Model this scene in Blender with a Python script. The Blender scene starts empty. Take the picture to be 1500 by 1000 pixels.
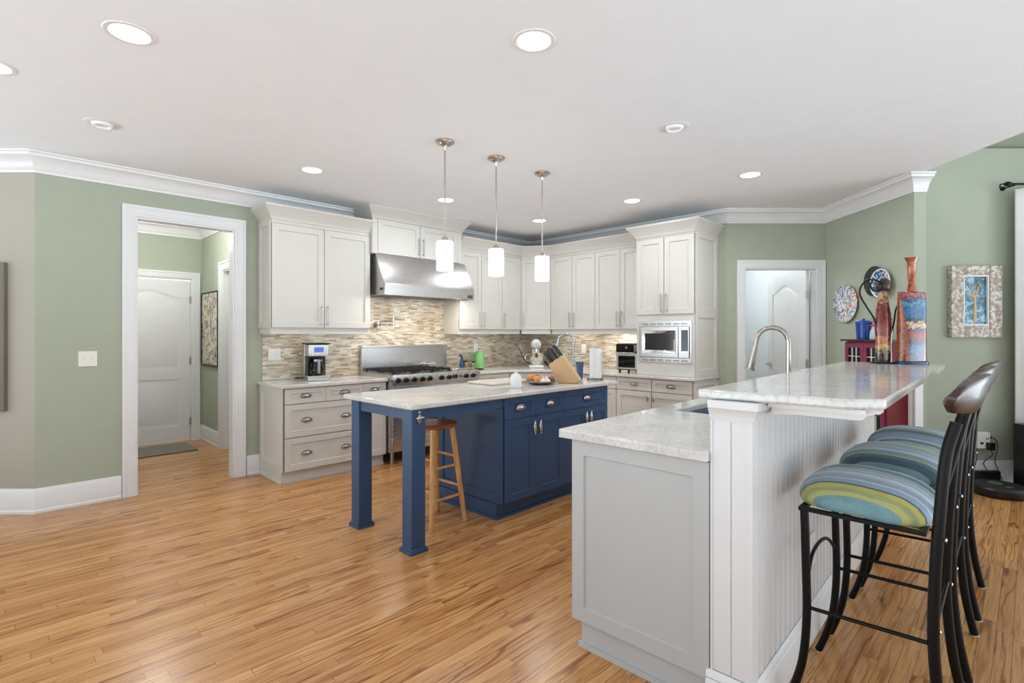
import bpy, bmesh, math, random
from mathutils import Vector, Matrix
random.seed(7)
C = bpy.context.scene.collection
PI = math.pi
R2 = math.sqrt(2.0)
H = 1.385          # eye height
CEIL = 2.78

# ------------------------------------------------------------------ camera
cam_d = bpy.data.cameras.new('camera'); cam = bpy.data.objects.new('camera', cam_d); C.objects.link(cam)
cam.location = (0, 0, H); cam.rotation_euler = (PI/2, 0, -PI/4)
cam_d.sensor_width = 36.0; cam_d.lens = 760/1500*36.0; cam_d.shift_y = -11/1500
cam_d.clip_start = 0.05
bpy.context.scene.camera = cam
vs = bpy.context.scene.view_settings
vs.view_transform = 'Standard'; vs.look = 'None'; vs.gamma = 1; vs.exposure = -0.50
vs.use_curve_mapping = False
# ------------------------------------------------------------------ world daylight
W = bpy.data.worlds.new('world'); bpy.context.scene.world = W
W.use_nodes = True
_t = W.node_tree; _bg = _t.nodes['Background']; _bg.inputs[1].default_value = 1.0
_tc = _t.nodes.new('ShaderNodeTexCoord'); _sx = _t.nodes.new('ShaderNodeSeparateXYZ'); _rp = _t.nodes.new('ShaderNodeValToRGB'); _mr = _t.nodes.new('ShaderNodeMapRange')
_t.links.new(_tc.outputs['Generated'], _sx.inputs[0]); _t.links.new(_sx.outputs[2], _mr.inputs[0]); _mr.inputs[1].default_value = -1; _mr.inputs[2].default_value = 1
_t.links.new(_mr.outputs[0], _rp.inputs[0]); _t.links.new(_rp.outputs[0], _bg.inputs[0])
_dt = _t.nodes.new('ShaderNodeVectorMath'); _dt.operation = 'DOT_PRODUCT'; _dt.inputs[1].default_value = (0.7071, -0.7071, 0)
_t.links.new(_tc.outputs['Generated'], _dt.inputs[0])
_m2 = _t.nodes.new('ShaderNodeValToRGB'); _m3 = _t.nodes.new('ShaderNodeMath'); _m3.operation = 'MULTIPLY_ADD'; _m3.inputs[1].default_value = 0.5; _m3.inputs[2].default_value = 0.5
_t.links.new(_dt.outputs['Value'], _m3.inputs[0]); _t.links.new(_m3.outputs[0], _m2.inputs[0]); _m4 = _t.nodes.new('ShaderNodeMath'); _m4.operation = 'MULTIPLY'; _m4.inputs[1].default_value = 2.15
_t.links.new(_m2.outputs[0], _m4.inputs[0]); _t.links.new(_m4.outputs[0], _bg.inputs[1])
_k = _m2.color_ramp.elements; _k[0].position = 0.0; _k[1].position = 0.24     # window light from the right, added fill from the left, dimmed behind for balance
_k[0].color = (0.95, 0.95, 0.95, 1); _k[1].color = (0.32, 0.32, 0.32, 1)
for _p, _v in ((0.70, 0.32), (0.92, 1.0)):
    _q = _k.new(_p); _q.color = (_v, _v, _v, 1)
_e = _rp.color_ramp.elements       # added uplight below the horizon to brighten the ceiling, hazy daylight above it
_e[0].position = 0.47; _e[0].color = (3.7, 4.15, 4.45, 1); _e[1].position = 0.53; _e[1].color = (1.35, 1.44, 1.50, 1)
LAMP_W = 5.2; KITCHEN_W = 12.0        # power of one recessed lamp

def cw(xc, d, z=0.0):
    """camera-aligned plan (right, ahead) -> world"""
    return Vector(((d + xc)/R2, (d - xc)/R2, z))
def ratio(px):
    u = (px - 750)/760.0
    return (1+u)/(1-u)
def ray_z(px, py, z):
    d = (H - z)*760.0/(py - 489.0)
    return cw((px-750)/760.0*d, d, z)

def area(name, loc, power, size, color=(1, 1, 1), rot=(0, 0, 0), shape='DISK', size_y=None, spread=PI):
    l = bpy.data.lights.new(name, 'AREA'); l.energy = power; l.shape = shape; l.size = size; l.color = color; l.spread = spread
    if size_y: l.size_y = size_y
    o = bpy.data.objects.new(name, l); C.objects.link(o); o.location = loc; o.rotation_euler = rot
    return o
def point(name, loc, power, radius, color=(1, 1, 1)):
    l = bpy.data.lights.new(name, 'POINT'); l.energy = power; l.shadow_soft_size = radius; l.color = color
    o = bpy.data.objects.new(name, l); C.objects.link(o); o.location = loc
    return o
point('hall_fill', (1.2, 6.5, 2.6), 50, 0.12, (1, 0.99, 0.97))  # unseen point light without a fixture, added to brighten the hall
point('pantry_fill', cw(2.6, 7.2, 2.4), 44, 0.2, (0.93, 0.97, 1.0))  # unseen fill light, added to make the enclosed pantry bright

# ------------------------------------------------------------------ materials
def lin(c):
    return tuple((x/255/12.92 if x/255 <= 0.04045 else ((x/255+0.055)/1.055)**2.4) for x in c)
def S(r, g, b): return lin((r, g, b)) + (1.0,)
class NT:
    def __init__(s, name):
        s.m = bpy.data.materials.new(name); s.m.use_nodes = True
        s.t = s.m.node_tree; s.b = s.t.nodes['Principled BSDF']
    def n(s, typ, **kw):
        nd = s.t.nodes.new(typ)
        for k, v in kw.items(): setattr(nd, k, v)
        return nd
    def l(s, a, b): s.t.links.new(a, b)
    def math(s, op, a, b=None, c=None):
        nd = s.n('ShaderNodeMath', operation=op)
        for i, v in enumerate((a, b, c)):
            if v is None: continue
            if isinstance(v, (int, float)): nd.inputs[i].default_value = v
            else: s.l(v, nd.inputs[i])
        return nd.outputs[0]
    def coord(s):
        tc = s.n('ShaderNodeTexCoord'); return tc.outputs['Object']
    def sep(s, v):
        x = s.n('ShaderNodeSeparateXYZ'); s.l(v, x.inputs[0]); return x.outputs
    def comb(s, x=0, y=0, z=0):
        c = s.n('ShaderNodeCombineXYZ')
        for i, v in enumerate((x, y, z)):
            if isinstance(v, (int, float)): c.inputs[i].default_value = v
            else: s.l(v, c.inputs[i])
        return c.outputs[0]
    def noise(s, vec, scale, detail=3, dist=0.0, rough=0.5):
        nd = s.n('ShaderNodeTexNoise'); s.l(vec, nd.inputs['Vector'])
        nd.inputs['Scale'].default_value = scale; nd.inputs['Detail'].default_value = detail
        nd.inputs['Distortion'].default_value = dist; nd.inputs['Roughness'].default_value = rough
        return nd.outputs[0]
    def ramp(s, fac, stops, interp='LINEAR'):
        r = s.n('ShaderNodeValToRGB'); r.color_ramp.interpolation = interp
        e = r.color_ramp.elements
        while len(e) < len(stops): e.new(0.5)
        for i, (p, c) in enumerate(stops):
            e[i].position = p; e[i].color = c if len(c) == 4 else tuple(c)+(1,)
        s.l(fac, r.inputs[0]); return r.outputs[0]
    def mix(s, fac, a, b, blend='MIX'):
        m = s.n('ShaderNodeMix', data_type='RGBA', blend_type=blend)
        for sock, v in ((m.inputs[0], fac), (m.inputs[6], a), (m.inputs[7], b)):
            if isinstance(v, (int, float)): sock.default_value = v
            elif isinstance(v, tuple): sock.default_value = v
            else: s.l(v, sock)
        return m.outputs[2]
    def bump(s, h, strength=0.1, dist=0.01):
        b = s.n('ShaderNodeBump'); b.inputs['Strength'].default_value = strength; b.inputs['Distance'].default_value = dist
        s.l(h, b.inputs['Height']); s.l(b.outputs[0], s.b.inputs['Normal'])
    def set(s, **kw):
        for k, v in kw.items():
            k = {'color': 'Base Color', 'rough': 'Roughness', 'metal': 'Metallic', 'coat': 'Coat Weight', 'coatr': 'Coat Roughness',
                 'emit': 'Emission Color', 'es': 'Emission Strength', 'trans': 'Transmission Weight', 'ior': 'IOR', 'alpha': 'Alpha', 'spec': 'Specular IOR Level', 'sheen': 'Sheen Weight'}[k]
            sock = s.b.inputs[k]
            if isinstance(v, (int, float, tuple)): sock.default_value = v
            else: s.l(v, sock)
        return s.m
M = {}
def simple(name, col, rough=0.5, metal=0.0, var=0.06, scale=6.0, **kw):
    t = NT(name)
    c = t.coord(); n = t.noise(c, scale, 2)
    dark = tuple(x*(1-var) for x in col[:3])+(1,); lite = tuple(min(1, x*(1+var)) for x in col[:3])+(1,)
    t.set(color=t.ramp(n, [(0.3, dark), (0.7, lite)]), rough=rough, metal=metal, **kw)
    M[name] = t.m; return t.m

simple('ceiling_paint', S(237, 241, 246), 0.9, var=0.01)
simple('green_paint', S(166, 173, 155), 0.75, var=0.02)
simple('warm_lit_green', S(168, 163, 151), 0.75, var=0.03, scale=1.2)  # the green wall paint with warm reflected light put into its colour
simple('white_trim', S(226, 226, 227), 0.4, var=0.01)
simple('pantry_white', S(226, 232, 235), 0.7, var=0.01)
simple('cabinet_paint', S(210, 207, 201), 0.38, var=0.012)
simple('peninsula_paint', S(183, 184, 184), 0.4, var=0.012)
simple('bead_white', S(222, 222, 223), 0.35, var=0.01)
simple('navy_paint', S(46, 74, 110), 0.38, var=0.05)
simple('dark_gap', S(20, 20, 20), 0.7)
simple('black_plastic', S(18, 18, 19), 0.35)
simple('black_metal', S(6, 6, 7), 0.4, spec=0.22)
simple('cast_iron', S(24, 24, 25), 0.55)
simple('chrome', (0.75, 0.75, 0.76, 1), 0.12, 1.0, var=0.02)
simple('blue_reflect_chrome', (0.55, 0.62, 0.72, 1), 0.15, 1.0, var=0.02)  # bluish reflected light is mixed into this metal's colour
simple('nickel', (0.55, 0.50, 0.45, 1), 0.25, 1.0, var=0.03)
simple('pewter', (0.42, 0.41, 0.40, 1), 0.28, 1.0, var=0.08, scale=30)
simple('brushed_bar', (0.50, 0.49, 0.48, 1), 0.3, 1.0, var=0.03)
simple('bronze_nickel', (0.42, 0.38, 0.34, 1), 0.15, 1.0, var=0.05)
simple('white_plastic', S(235, 235, 233), 0.4, var=0.01)
simple('ivory_plate', S(228, 228, 218), 0.45, var=0.01)
simple('white_ceramic', S(232, 232, 232), 0.2, var=0.01)
simple('paper', S(236, 236, 238), 0.9, var=0.02, scale=40)
simple('green_enamel', S(128, 190, 120), 0.25)
simple('cobalt_enamel', S(22, 62, 150), 0.15)
simple('pink_flower', S(205, 40, 110), 0.6)
simple('maroon_paint', S(128, 44, 78), 0.5, var=0.12, scale=9)
simple('red_curtain', S(112, 14, 20), 0.6, var=0.2, scale=14)
simple('dark_brown_wood', S(50, 28, 23), 0.32, var=0.2, coat=0.15)
simple('block_wood', S(204, 168, 122), 0.45, var=0.06, scale=3)
simple('black_glass', S(12, 12, 14), 0.06)
simple('charcoal_glass', S(48, 46, 46), 0.1)
simple('screen_blue', S(70, 100, 190), 0.3, emit=S(90, 120, 220), es=0.5)
simple('red_digits', S(60, 14, 10), 0.3)
simple('orange_skin', S(222, 150, 60), 0.45, var=0.08, scale=30)
simple('peach_skin', S(205, 140, 95), 0.5, var=0.15, scale=20)
simple('garlic_skin', S(226, 216, 200), 0.6, var=0.06, scale=30)
simple('onion_skin', S(150, 90, 60), 0.4, var=0.2, scale=20)
simple('blue_tumbler', S(80, 98, 128), 0.12, var=0.1)
simple('teal_bottle', S(22, 62, 92), 0.2, var=0.3, scale=25)
simple('rubber', S(30, 30, 30), 0.7)
simple('clear_foot', S(200, 190, 170), 0.3)
simple('curtain_white', S(226, 226, 222), 0.85, var=0.02)
simple('dark_taupe', S(112, 106, 96), 0.8, var=0.08, scale=2)
simple('foil', (0.8, 0.8, 0.8, 1), 0.2, 1.0, var=0.1, scale=40)
simple('copper_steel', (0.75, 0.70, 0.64, 1), 0.18, 1.0, var=0.04)
simple('jar_glass', S(150, 130, 105), 0.1, var=0.5, scale=30)
simple('pale_glass', S(176, 196, 190), 0.1, var=0.1, scale=20)
simple('cream_wire', S(225, 222, 214), 0.5)

def emis(name, col, strength):
    t = NT(name); t.set(color=(0.9, 0.9, 0.9, 1), emit=col, es=strength, rough=0.4); M[name] = t.m
emis('lens_glow', (1, 0.99, 0.97, 1), 6.0)
emis('shade_glow', (1, 0.99, 0.97, 1), 8.0)
emis('hood_lamp', (1, 0.96, 0.88, 1), 8.0)

def steel():
    t = NT('stainless'); c = t.coord()
    mp = t.n('ShaderNodeMapping'); mp.inputs['Scale'].default_value = (3, 3, 420); t.l(c, mp.inputs[0])
    n = t.noise(mp.outputs[0], 4, 3)
    t.set(color=t.ramp(n, [(0.2, (0.56, 0.55, 0.54, 1)), (0.8, (0.64, 0.63, 0.62, 1))]), metal=1.0, rough=t.math('MULTIPLY_ADD', n, 0.12, 0.22))
    M['stainless'] = t.m
steel()

def quartz():
    t = NT('quartz'); c = t.coord()
    n1 = t.noise(c, 5.0, 6, 0.6); n2 = t.noise(c, 60.0, 5, 0.3)
    a = t.ramp(n1, [(0.35, S(208, 206, 202)), (0.62, S(221, 219, 216))])
    b = t.ramp(n2, [(0.30, S(206, 204, 200)), (0.52, S(255, 255, 255))])
    col = t.mix(0.55, a, b, 'MULTIPLY')
    t.set(color=col, rough=0.1, spec=0.5)
    M['quartz'] = t.m
quartz()

def bricks(t, x, y, h, L, gap):
    row = t.math('FLOOR', t.math('DIVIDE', y, h))
    w1 = t.n('ShaderNodeTexWhiteNoise', noise_dimensions='1D'); t.l(row, w1.inputs['W'])
    xo = t.math('MULTIPLY_ADD', w1.outputs['Value'], 9.37, t.math('DIVIDE', x, L))
    col = t.math('FLOOR', xo)
    w2 = t.n('ShaderNodeTexWhiteNoise', noise_dimensions='2D'); t.l(t.comb(row, col, 0), w2.inputs['Vector'])
    fx = t.math('FRACT', xo); fy = t.math('FRACT', t.math('DIVIDE', y, h))
    ex = t.math('MULTIPLY', t.math('MINIMUM', fx, t.math('SUBTRACT', 1.0, fx)), L)
    ey = t.math('MULTIPLY', t.math('MINIMUM', fy, t.math('SUBTRACT', 1.0, fy)), h)
    g = t.math('LESS_THAN', t.math('MINIMUM', ex, ey), gap)
    return w2.outputs['Value'], g, row, col
def floor_mat():
    t = NT('oak_floor'); c = t.coord(); s = t.sep(c)
    v, g, row, col = bricks(t, s[0], s[1], 0.057, 0.92, 0.0011)
    base = t.ramp(v, [(0.0, S(188, 134, 82)), (0.25, S(200, 148, 93)), (0.6, S(208, 158, 102)), (0.85, S(216, 168, 112)), (1.0, S(194, 140, 86))])
    off = t.math('MULTIPLY', v, 37.0)
    gv = t.comb(t.math('MULTIPLY', s[0], 1.6), t.math('MULTIPLY_ADD', s[1], 34.0, off), off)
    n1 = t.noise(gv, 1.6, 5, 1.4, 0.6)
    grain = t.ramp(n1, [(0.34, S(150, 100, 60)), (0.5, S(236, 224, 208)), (0.75, S(255, 255, 255))])
    gv2 = t.comb(t.math('MULTIPLY', s[0], 3.0), t.math('MULTIPLY', s[1], 150.0), off)
    n2 = t.noise(gv2, 1.5, 3, 0.4)
    fine = t.ramp(n2, [(0.3, S(196, 172, 148)), (0.55, S(255, 255, 255))])
    # wavy growth-ring lines, drifting from board to board
    n3 = t.noise(t.comb(t.math('MULTIPLY_ADD', s[0], 1.1, off), t.math('MULTIPLY', s[1], 9.0), off), 1.0, 2, 0.3)
    ph = t.math('MULTIPLY_ADD', n3, 46.0, t.math('MULTIPLY', s[1], 130.0))
    rg = t.ramp(t.math('MULTIPLY_ADD', t.math('SINE', ph), 0.5, 0.5), [(0.0, S(150, 98, 58)), (0.16, S(214, 186, 156)), (0.4, S(255, 255, 255))])
    msk = t.ramp(t.noise(t.comb(t.math('MULTIPLY', s[0], 0.9), t.math('MULTIPLY', s[1], 12.0), off), 1.0, 1), [(0.42, (0, 0, 0, 1)), (0.62, (0.75, 0.75, 0.75, 1))])
    # occasional dark mineral streaks
    n4 = t.noise(t.comb(t.math('MULTIPLY', s[0], 2.6), t.math('MULTIPLY_ADD', s[1], 70.0, off), off), 1.0, 3, 0.6)
    stk = t.ramp(n4, [(0.27, S(110, 66, 36)), (0.36, S(255, 255, 255))])
    colr = t.mix(0.5, base, grain, 'MULTIPLY'); colr = t.mix(0.45, colr, fine, 'MULTIPLY'); colr = t.mix(msk, colr, t.mix(1.0, colr, rg, 'MULTIPLY')); colr = t.mix(0.6, colr, stk, 'MULTIPLY')
    colr = t.mix(t.math('MULTIPLY', g, 0.7), colr, S(70, 38, 18))
    t.set(color=colr, rough=t.math('MULTIPLY_ADD', n2, 0.10, 0.20), spec=0.45)
    M['oak_floor'] = t.m
floor_mat()
def tile_mat():
    t = NT('mosaic_tile'); c = t.coord(); s = t.sep(c)
    v, g, row, col = bricks(t, s[0], s[2], 0.0165, 0.088, 0.0010)
    base = t.ramp(v, [(0.0, S(176, 158, 138)), (0.14, S(196, 182, 162)), (0.34, S(212, 202, 184)), (0.56, S(228, 222, 208)), (0.78, S(206, 200, 188)), (0.92, S(236, 231, 218))], 'CONSTANT')
    n = t.noise(c, 2.3, 2)
    tint = t.ramp(n, [(0.36, S(214, 202, 188)), (0.6, S(255, 255, 253))])
    col_ = t.mix(0.8, base, tint, 'MULTIPLY')
    col_ = t.mix(t.math('MULTIPLY', g, 0.6), col_, S(196, 188, 174))
    t.set(color=col_, rough=0.25)
    M['mosaic_tile'] = t.m
tile_mat()
def stripes(name, off):
    t = NT(name); c = t.coord(); s = t.sep(c)
    n = t.noise(c, 7.0, 2)
    x = t.math('ADD', t.math('MULTIPLY_ADD', s[0], 2.02, 0.5+off), t.math('MULTIPLY', t.math('SUBTRACT', n, 0.5), 0.02))
    x = t.math('FRACT', x)
    bl, lb, tl, yg, dk, gy, pk = S(134, 156, 178), S(172, 190, 200), S(112, 146, 154), S(176, 174, 108), S(62, 86, 98), S(156, 166, 174), S(190, 194, 202)
    st = [(0, tl), (.05, S(112, 150, 158)), (.09, yg), (.12, S(150, 160, 110)), (.15, S(182, 172, 84)), (.19, dk), (.205, bl), (.26, pk), (.275, bl), (.33, gy), (.36, lb), (.43, S(110, 140, 150)),
          (.46, pk), (.48, bl), (.55, tl), (.6, dk), (.66, S(70, 104, 120)), (.70, yg), (.715, tl), (.79, lb), (.83, pk), (.845, bl), (.9, gy), (.94, S(134, 160, 176))]
    col = t.ramp(x, st, 'CONSTANT')
    w = t.noise(t.comb(t.math('MULTIPLY', s[0], 60), t.math('MULTIPLY', s[1], 8), s[2]), 3, 2)
    col = t.mix(0.35, col, t.ramp(w, [(0.3, S(190, 190, 190)), (0.6, S(255, 255, 255))]), 'MULTIPLY')
    t.set(color=col, rough=0.75, sheen=0.2); M[name] = t.m
stripes('stripe_fabric_a', 0.035); stripes('stripe_fabric_b', 0.53); stripes('stripe_fabric_c', 0.36)
def oak_simple(name, c1, c2, axis=2, rough=0.35):
    t = NT(name); c = t.coord(); s = list(t.sep(c))
    k = [40.0, 40.0, 40.0]; k[axis] = 3.0
    n = t.noise(t.comb(*[t.math('MULTIPLY', s[i], k[i]) for i in range(3)]), 1.3, 4, 0.8)
    t.set(color=t.ramp(n, [(0.3, c1), (0.65, c2)]), rough=rough, coat=0.3); M[name] = t.m
oak_simple('stool_leg_wood', S(188, 132, 74), S(222, 172, 110))
oak_simple('stool_seat_wood', S(128, 66, 32), S(170, 98, 52), 0)
oak_simple('board_wood', S(206, 192, 176), S(226, 218, 206), 0, 0.5)
def painted(name, cols, scale, dist=1.5, stops=None, rough=0.12):
    t = NT(name); c = t.coord(); n = t.noise(c, scale, 4, dist)
    k = len(cols)
    st = [(0.28+0.44*i/(k-1), x) for i, x in enumerate(cols)]
    t.set(color=t.ramp(n, st, 'CONSTANT'), rough=rough, coat=0.5); M[name] = t.m
painted('plate_market', [S(40, 50, 70), S(206, 208, 214), S(120, 130, 150), S(228, 228, 230), S(206, 110, 50), S(235, 232, 226), S(60, 44, 40)], 8)
painted('plate_blue', [S(20, 44, 70), S(214, 222, 226), S(40, 100, 140), S(30, 54, 110), S(206, 214, 220), S(190, 90, 70), S(210, 216, 220), S(40, 40, 50)], 14)
painted('plate_black', [S(14, 18, 18), S(40, 50, 44), S(16, 20, 22), S(120, 116, 80), S(20, 24, 24)], 20)
painted('lady_glaze', [S(70, 26, 20), S(150, 56, 30), S(176, 74, 36), S(206, 160, 96), S(128, 44, 30), S(40, 36, 34)], 11)
painted('handle_glaze', [S(30, 18, 16), S(60, 28, 22), S(120, 70, 36), S(40, 20, 18)], 20)
painted('orange_glaze', [S(84, 30, 20), S(150, 70, 36), S(176, 90, 44), S(120, 46, 28), S(50, 28, 30)], 16)
painted('abstract_canvas', [S(40, 38, 36), S(196, 186, 176), S(120, 96, 90), S(214, 206, 196), S(206, 196, 130), S(160, 96, 50), S(110, 106, 112)], 10, 0.3, rough=0.6)
painted('tree_painting', [S(20, 40, 50), S(40, 90, 100), S(70, 120, 150), S(140, 190, 210), S(90, 80, 60), S(60, 66, 60)], 14, 1.0, rough=0.3)
painted('rug_weave', [S(96, 92, 74), S(116, 112, 92), S(84, 84, 72), S(124, 118, 96)], 60, 0.2, rough=0.95)
def vase_face():
    t = NT('face_glaze'); c = t.coord(); s = t.sep(c)
    n = t.noise(c, 22, 3, 0.8); nn = t.math('MULTIPLY', t.math('SUBTRACT', n, 0.5), 0.10)
    z = t.math('ADD', s[2], nn)
    band = t.ramp(t.math('DIVIDE', z, 0.5), [(0.0, S(20, 80, 110)), (.06, S(70, 50, 100)), (.14, S(40, 100, 150)), (.26, S(60, 40, 80)), (.34, S(160, 30, 40)), (.43, S(50, 60, 110)), (.49, S(206, 176, 130)),
              (.57, S(40, 60, 90)), (.62, S(36, 110, 160)), (.78, S(60, 140, 170)), (.85, S(40, 60, 110)), (.9, S(180, 60, 40)), (.96, S(60, 90, 140))], 'CONSTANT')
    edge = t.math('GREATER_THAN', t.math('ADD', t.math('ABSOLUTE', s[0]), t.math('MULTIPLY', nn, 0.4)), t.math('MULTIPLY_ADD', z, 0.09, 0.052))
    col = t.mix(edge, band, S(160, 78, 42))
    spk = t.ramp(t.noise(c, 60, 2), [(0.42, S(120, 100, 100)), (0.55, S(255, 255, 255))])
    t.set(color=t.mix(0.6, col, spk, 'MULTIPLY'), rough=0.1, coat=0.6); M['face_glaze'] = t.m
vase_face()
def weathered():
    t = NT('peeling_paint'); c = t.coord(); n = t.noise(c, 34, 6, 0.4, 0.65)
    t.set(color=t.ramp(n, [(0.36, S(150, 134, 122)), (0.50, S(182, 170, 158)), (0.57, S(216, 214, 208)), (0.7, S(224, 224, 220))]), rough=0.8)
    t.bump(n, 0.5, 0.004); M['peeling_paint'] = t.m
weathered()
def glass(name, col, rough=0.02):
    t = NT(name); t.set(color=col, rough=rough, trans=1.0, ior=1.45); M[name] = t.m
glass('clear_glass', (0.9, 0.92, 0.92, 1)); glass('smoked_glass', (0.25, 0.22, 0.2, 1))

def lady_mat():
    t = NT('banded_glaze'); c = t.coord(); s = t.sep(c)
    n = t.noise(c, 18, 3, 1.2); z = t.math('ADD', s[2], t.math('MULTIPLY', t.math('SUBTRACT', n, 0.5), 0.05))
    band = t.ramp(t.math('DIVIDE', z, 0.52), [(0.0, S(60, 66, 60)), (.05, S(90, 60, 44)), (.13, S(120, 110, 80)), (.17, S(186, 160, 84)), (.25, S(176, 96, 44)), (.36, S(128, 40, 26)), (.74, S(150, 62, 34)), (.80, S(186, 140, 92)), (.93, S(110, 70, 50))], 'CONSTANT')
    sp = t.ramp(t.noise(c, 26, 2, 1.5), [(0.40, S(130, 70, 60)), (0.47, S(255, 255, 255)), (0.62, S(255, 255, 255)), (0.66, S(255, 220, 150))], 'CONSTANT')
    t.set(color=t.mix(0.8, band, sp, 'MULTIPLY'), rough=0.12, coat=0.5); M['banded_glaze'] = t.m
lady_mat()
# ------------------------------------------------------------------ mesh helpers
class MB:
    def __init__(s): s.b = bmesh.new(); s.mi = 0
    def face(s, pts):
        vs_ = [s.b.verts.new(p) for p in pts]
        f = s.b.faces.new(vs_); f.material_index = s.mi; return f
    def hexa(s, p):   # 8 points: bottom 4 ccw, top 4 ccw
        v = [s.b.verts.new(q) for q in p]
        for idx in ((3, 2, 1, 0), (4, 5, 6, 7), (0, 1, 5, 4), (1, 2, 6, 5), (2, 3, 7, 6), (3, 0, 4, 7)):
            f = s.b.faces.new([v[i] for i in idx]); f.material_index = s.mi
        return s
    def box(s, x0, x1, y0, y1, z0, z1):
        return s.hexa([(x0, y0, z0), (x1, y0, z0), (x1, y1, z0), (x0, y1, z0), (x0, y0, z1), (x1, y0, z1), (x1, y1, z1), (x0, y1, z1)])
    def prism(s, poly, a, b, axis='z'):
        """extrude a 2-D polygon; axis z: (x,y); axis y: (x,z); axis x: (y,z)"""
        def P(p, t):
            return (p[0], p[1], t) if axis == 'z' else ((p[0], t, p[1]) if axis == 'y' else (t, p[0], p[1]))
        A = [s.b.verts.new(P(p, a)) for p in poly]; B = [s.b.verts.new(P(p, b)) for p in poly]
        n = len(poly)
        fs = [s.b.faces.new(A), s.b.faces.new(B[::-1])]
        for i in range(n): fs.append(s.b.faces.new([A[i], B[i], B[(i+1) % n], A[(i+1) % n]]))
        for f in fs: f.material_index = s.mi
        return s
    def rings(s, rings, cap=True, closed=True):
        vr = [[s.b.verts.new(p) for p in r] for r in rings]; n = len(vr[0])
        for a, b in zip(vr, vr[1:]):
            for i in range(n if closed else n-1):
                f = s.b.faces.new([a[i], a[(i+1) % n], b[(i+1) % n], b[i]]); f.material_index = s.mi
        if cap:
            for r in (vr[0][::-1], vr[-1]):
                f = s.b.faces.new(r); f.material_index = s.mi
        return s
    def lathe(s, prof, c=(0, 0, 0), seg=24, sx=1.0, sy=1.0, mat=None, cap=True):
        rs = []
        for r, z in prof:
            ring = []
            for i in range(seg):
                a = 2*PI*i/seg
                p = Vector((max(r, 1e-4)*sx*math.cos(a), max(r, 1e-4)*sy*math.sin(a), z))
                if mat is not None: p = mat @ p
                ring.append(p + Vector(c))
            rs.append(ring)
        return s.rings(rs, cap)
    def cyl(s, p0, p1, r0, r1=None, seg=16):
        p0 = Vector(p0); p1 = Vector(p1); r1 = r0 if r1 is None else r1
        q = (p1-p0).normalized().to_track_quat('Z', 'Y').to_matrix()
        rs = []
        for p, r in ((p0, r0), (p1, r1)):
            rs.append([p + q @ Vector((r*math.cos(2*PI*i/seg), r*math.sin(2*PI*i/seg), 0)) for i in range(seg)])
        return s.rings(rs)
    def tube(s, pts, r, seg=10, smooth=0):
        pts = [Vector(p) for p in pts]
        if smooth: pts = spline(pts, smooth)
        rr = r if isinstance(r, (list, tuple)) else None
        rs = []; up = None
        for i, p in enumerate(pts):
            d = (pts[min(i+1, len(pts)-1)] - pts[max(i-1, 0)]).normalized()
            if up is None:
                up = Vector((0, 0, 1)) if abs(d.z) < 0.9 else Vector((1, 0, 0))
            x = d.cross(up).normalized(); up2 = x.cross(d).normalized(); up = up2
            k = r if rr is None else rr[0] + (rr[-1]-rr[0])*i/(len(pts)-1)
            rs.append([p + x*k*math.cos(2*PI*j/seg) + up2*k*math.sin(2*PI*j/seg) for j in range(seg)])
        return s.rings(rs)
    def ball(s, c, rx, ry=None, rz=None, seg=16, rows=10, mat=None):
        ry = ry or rx; rz = rz or rx
        prof = [(math.sin(PI*k/rows), -math.cos(PI*k/rows)) for k in range(rows+1)]
        rs = []
        for r, z in prof:
            ring = []
            for i in range(seg):
                p = Vector((rx*max(r, 1e-3)*math.cos(2*PI*i/seg), ry*max(r, 1e-3)*math.sin(2*PI*i/seg), rz*z))
                if mat is not None: p = mat @ p
                ring.append(p+Vector(c))
            rs.append(ring)
        return s.rings(rs)
    def sweep(s, prof, path):
        """prof [(out, z)], closed polygon; path [(x,y)], out is on the right hand of travel"""
        P = [Vector((p[0], p[1])) for p in path]; rs = []
        ds = [(b-a).normalized() for a, b in zip(P, P[1:])]
        for i, p in enumerate(P):
            ns = []
            if i > 0: ns.append(Vector((ds[i-1].y, -ds[i-1].x)))
            if i < len(ds): ns.append(Vector((ds[i].y, -ds[i].x)))
            m = ns[0] if len(ns) == 1 else (ns[0]+ns[1])/(1+ns[0].dot(ns[1]))
            rs.append([(p.x+m.x*o, p.y+m.y*o, z) for o, z in prof])
        return s.rings(rs)
    def shaker(s, x0, x1, z0, z1, y=0.0, t=0.02, rail=0.06, rec=0.011, mid=None):
        """shaker front in the plane y (facing -y) with a recessed field"""
        s.box(x0, x1, y+rec+0.001, y+t, z0, z1)
        O = [(x0, z0), (x1, z0), (x1, z1), (x0, z1)]
        I = [(x0+rail, z0+rail), (x1-rail, z0+rail), (x1-rail, z1-rail), (x0+rail, z1-rail)]
        e = 0.004
        J = [(x0+rail+e, z0+rail+e), (x1-rail-e, z0+rail+e), (x1-rail-e, z1-rail-e), (x0+rail+e, z1-rail-e)]
        vo = [s.b.verts.new((a, y, b)) for a, b in O]; vi = [s.b.verts.new((a, y, b)) for a, b in I]
        vj = [s.b.verts.new((a, y+rec, b)) for a, b in J]; vb = [s.b.verts.new((a, y+t, b)) for a, b in O]
        for i in range(4):
            k = (i+1) % 4
            for q in ([vo[i], vo[k], vi[k], vi[i]], [vi[i], vi[k], vj[k], vj[i]], [vb[i], vb[k], vo[k], vo[i]]):
                f = s.b.faces.new(q); f.material_index = s.mi
        f = s.b.faces.new(vj); f.material_index = s.mi
        return s
    def tf(s, mat):
        bmesh.ops.transform(s.b, matrix=mat, verts=s.b.verts); return s

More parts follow.
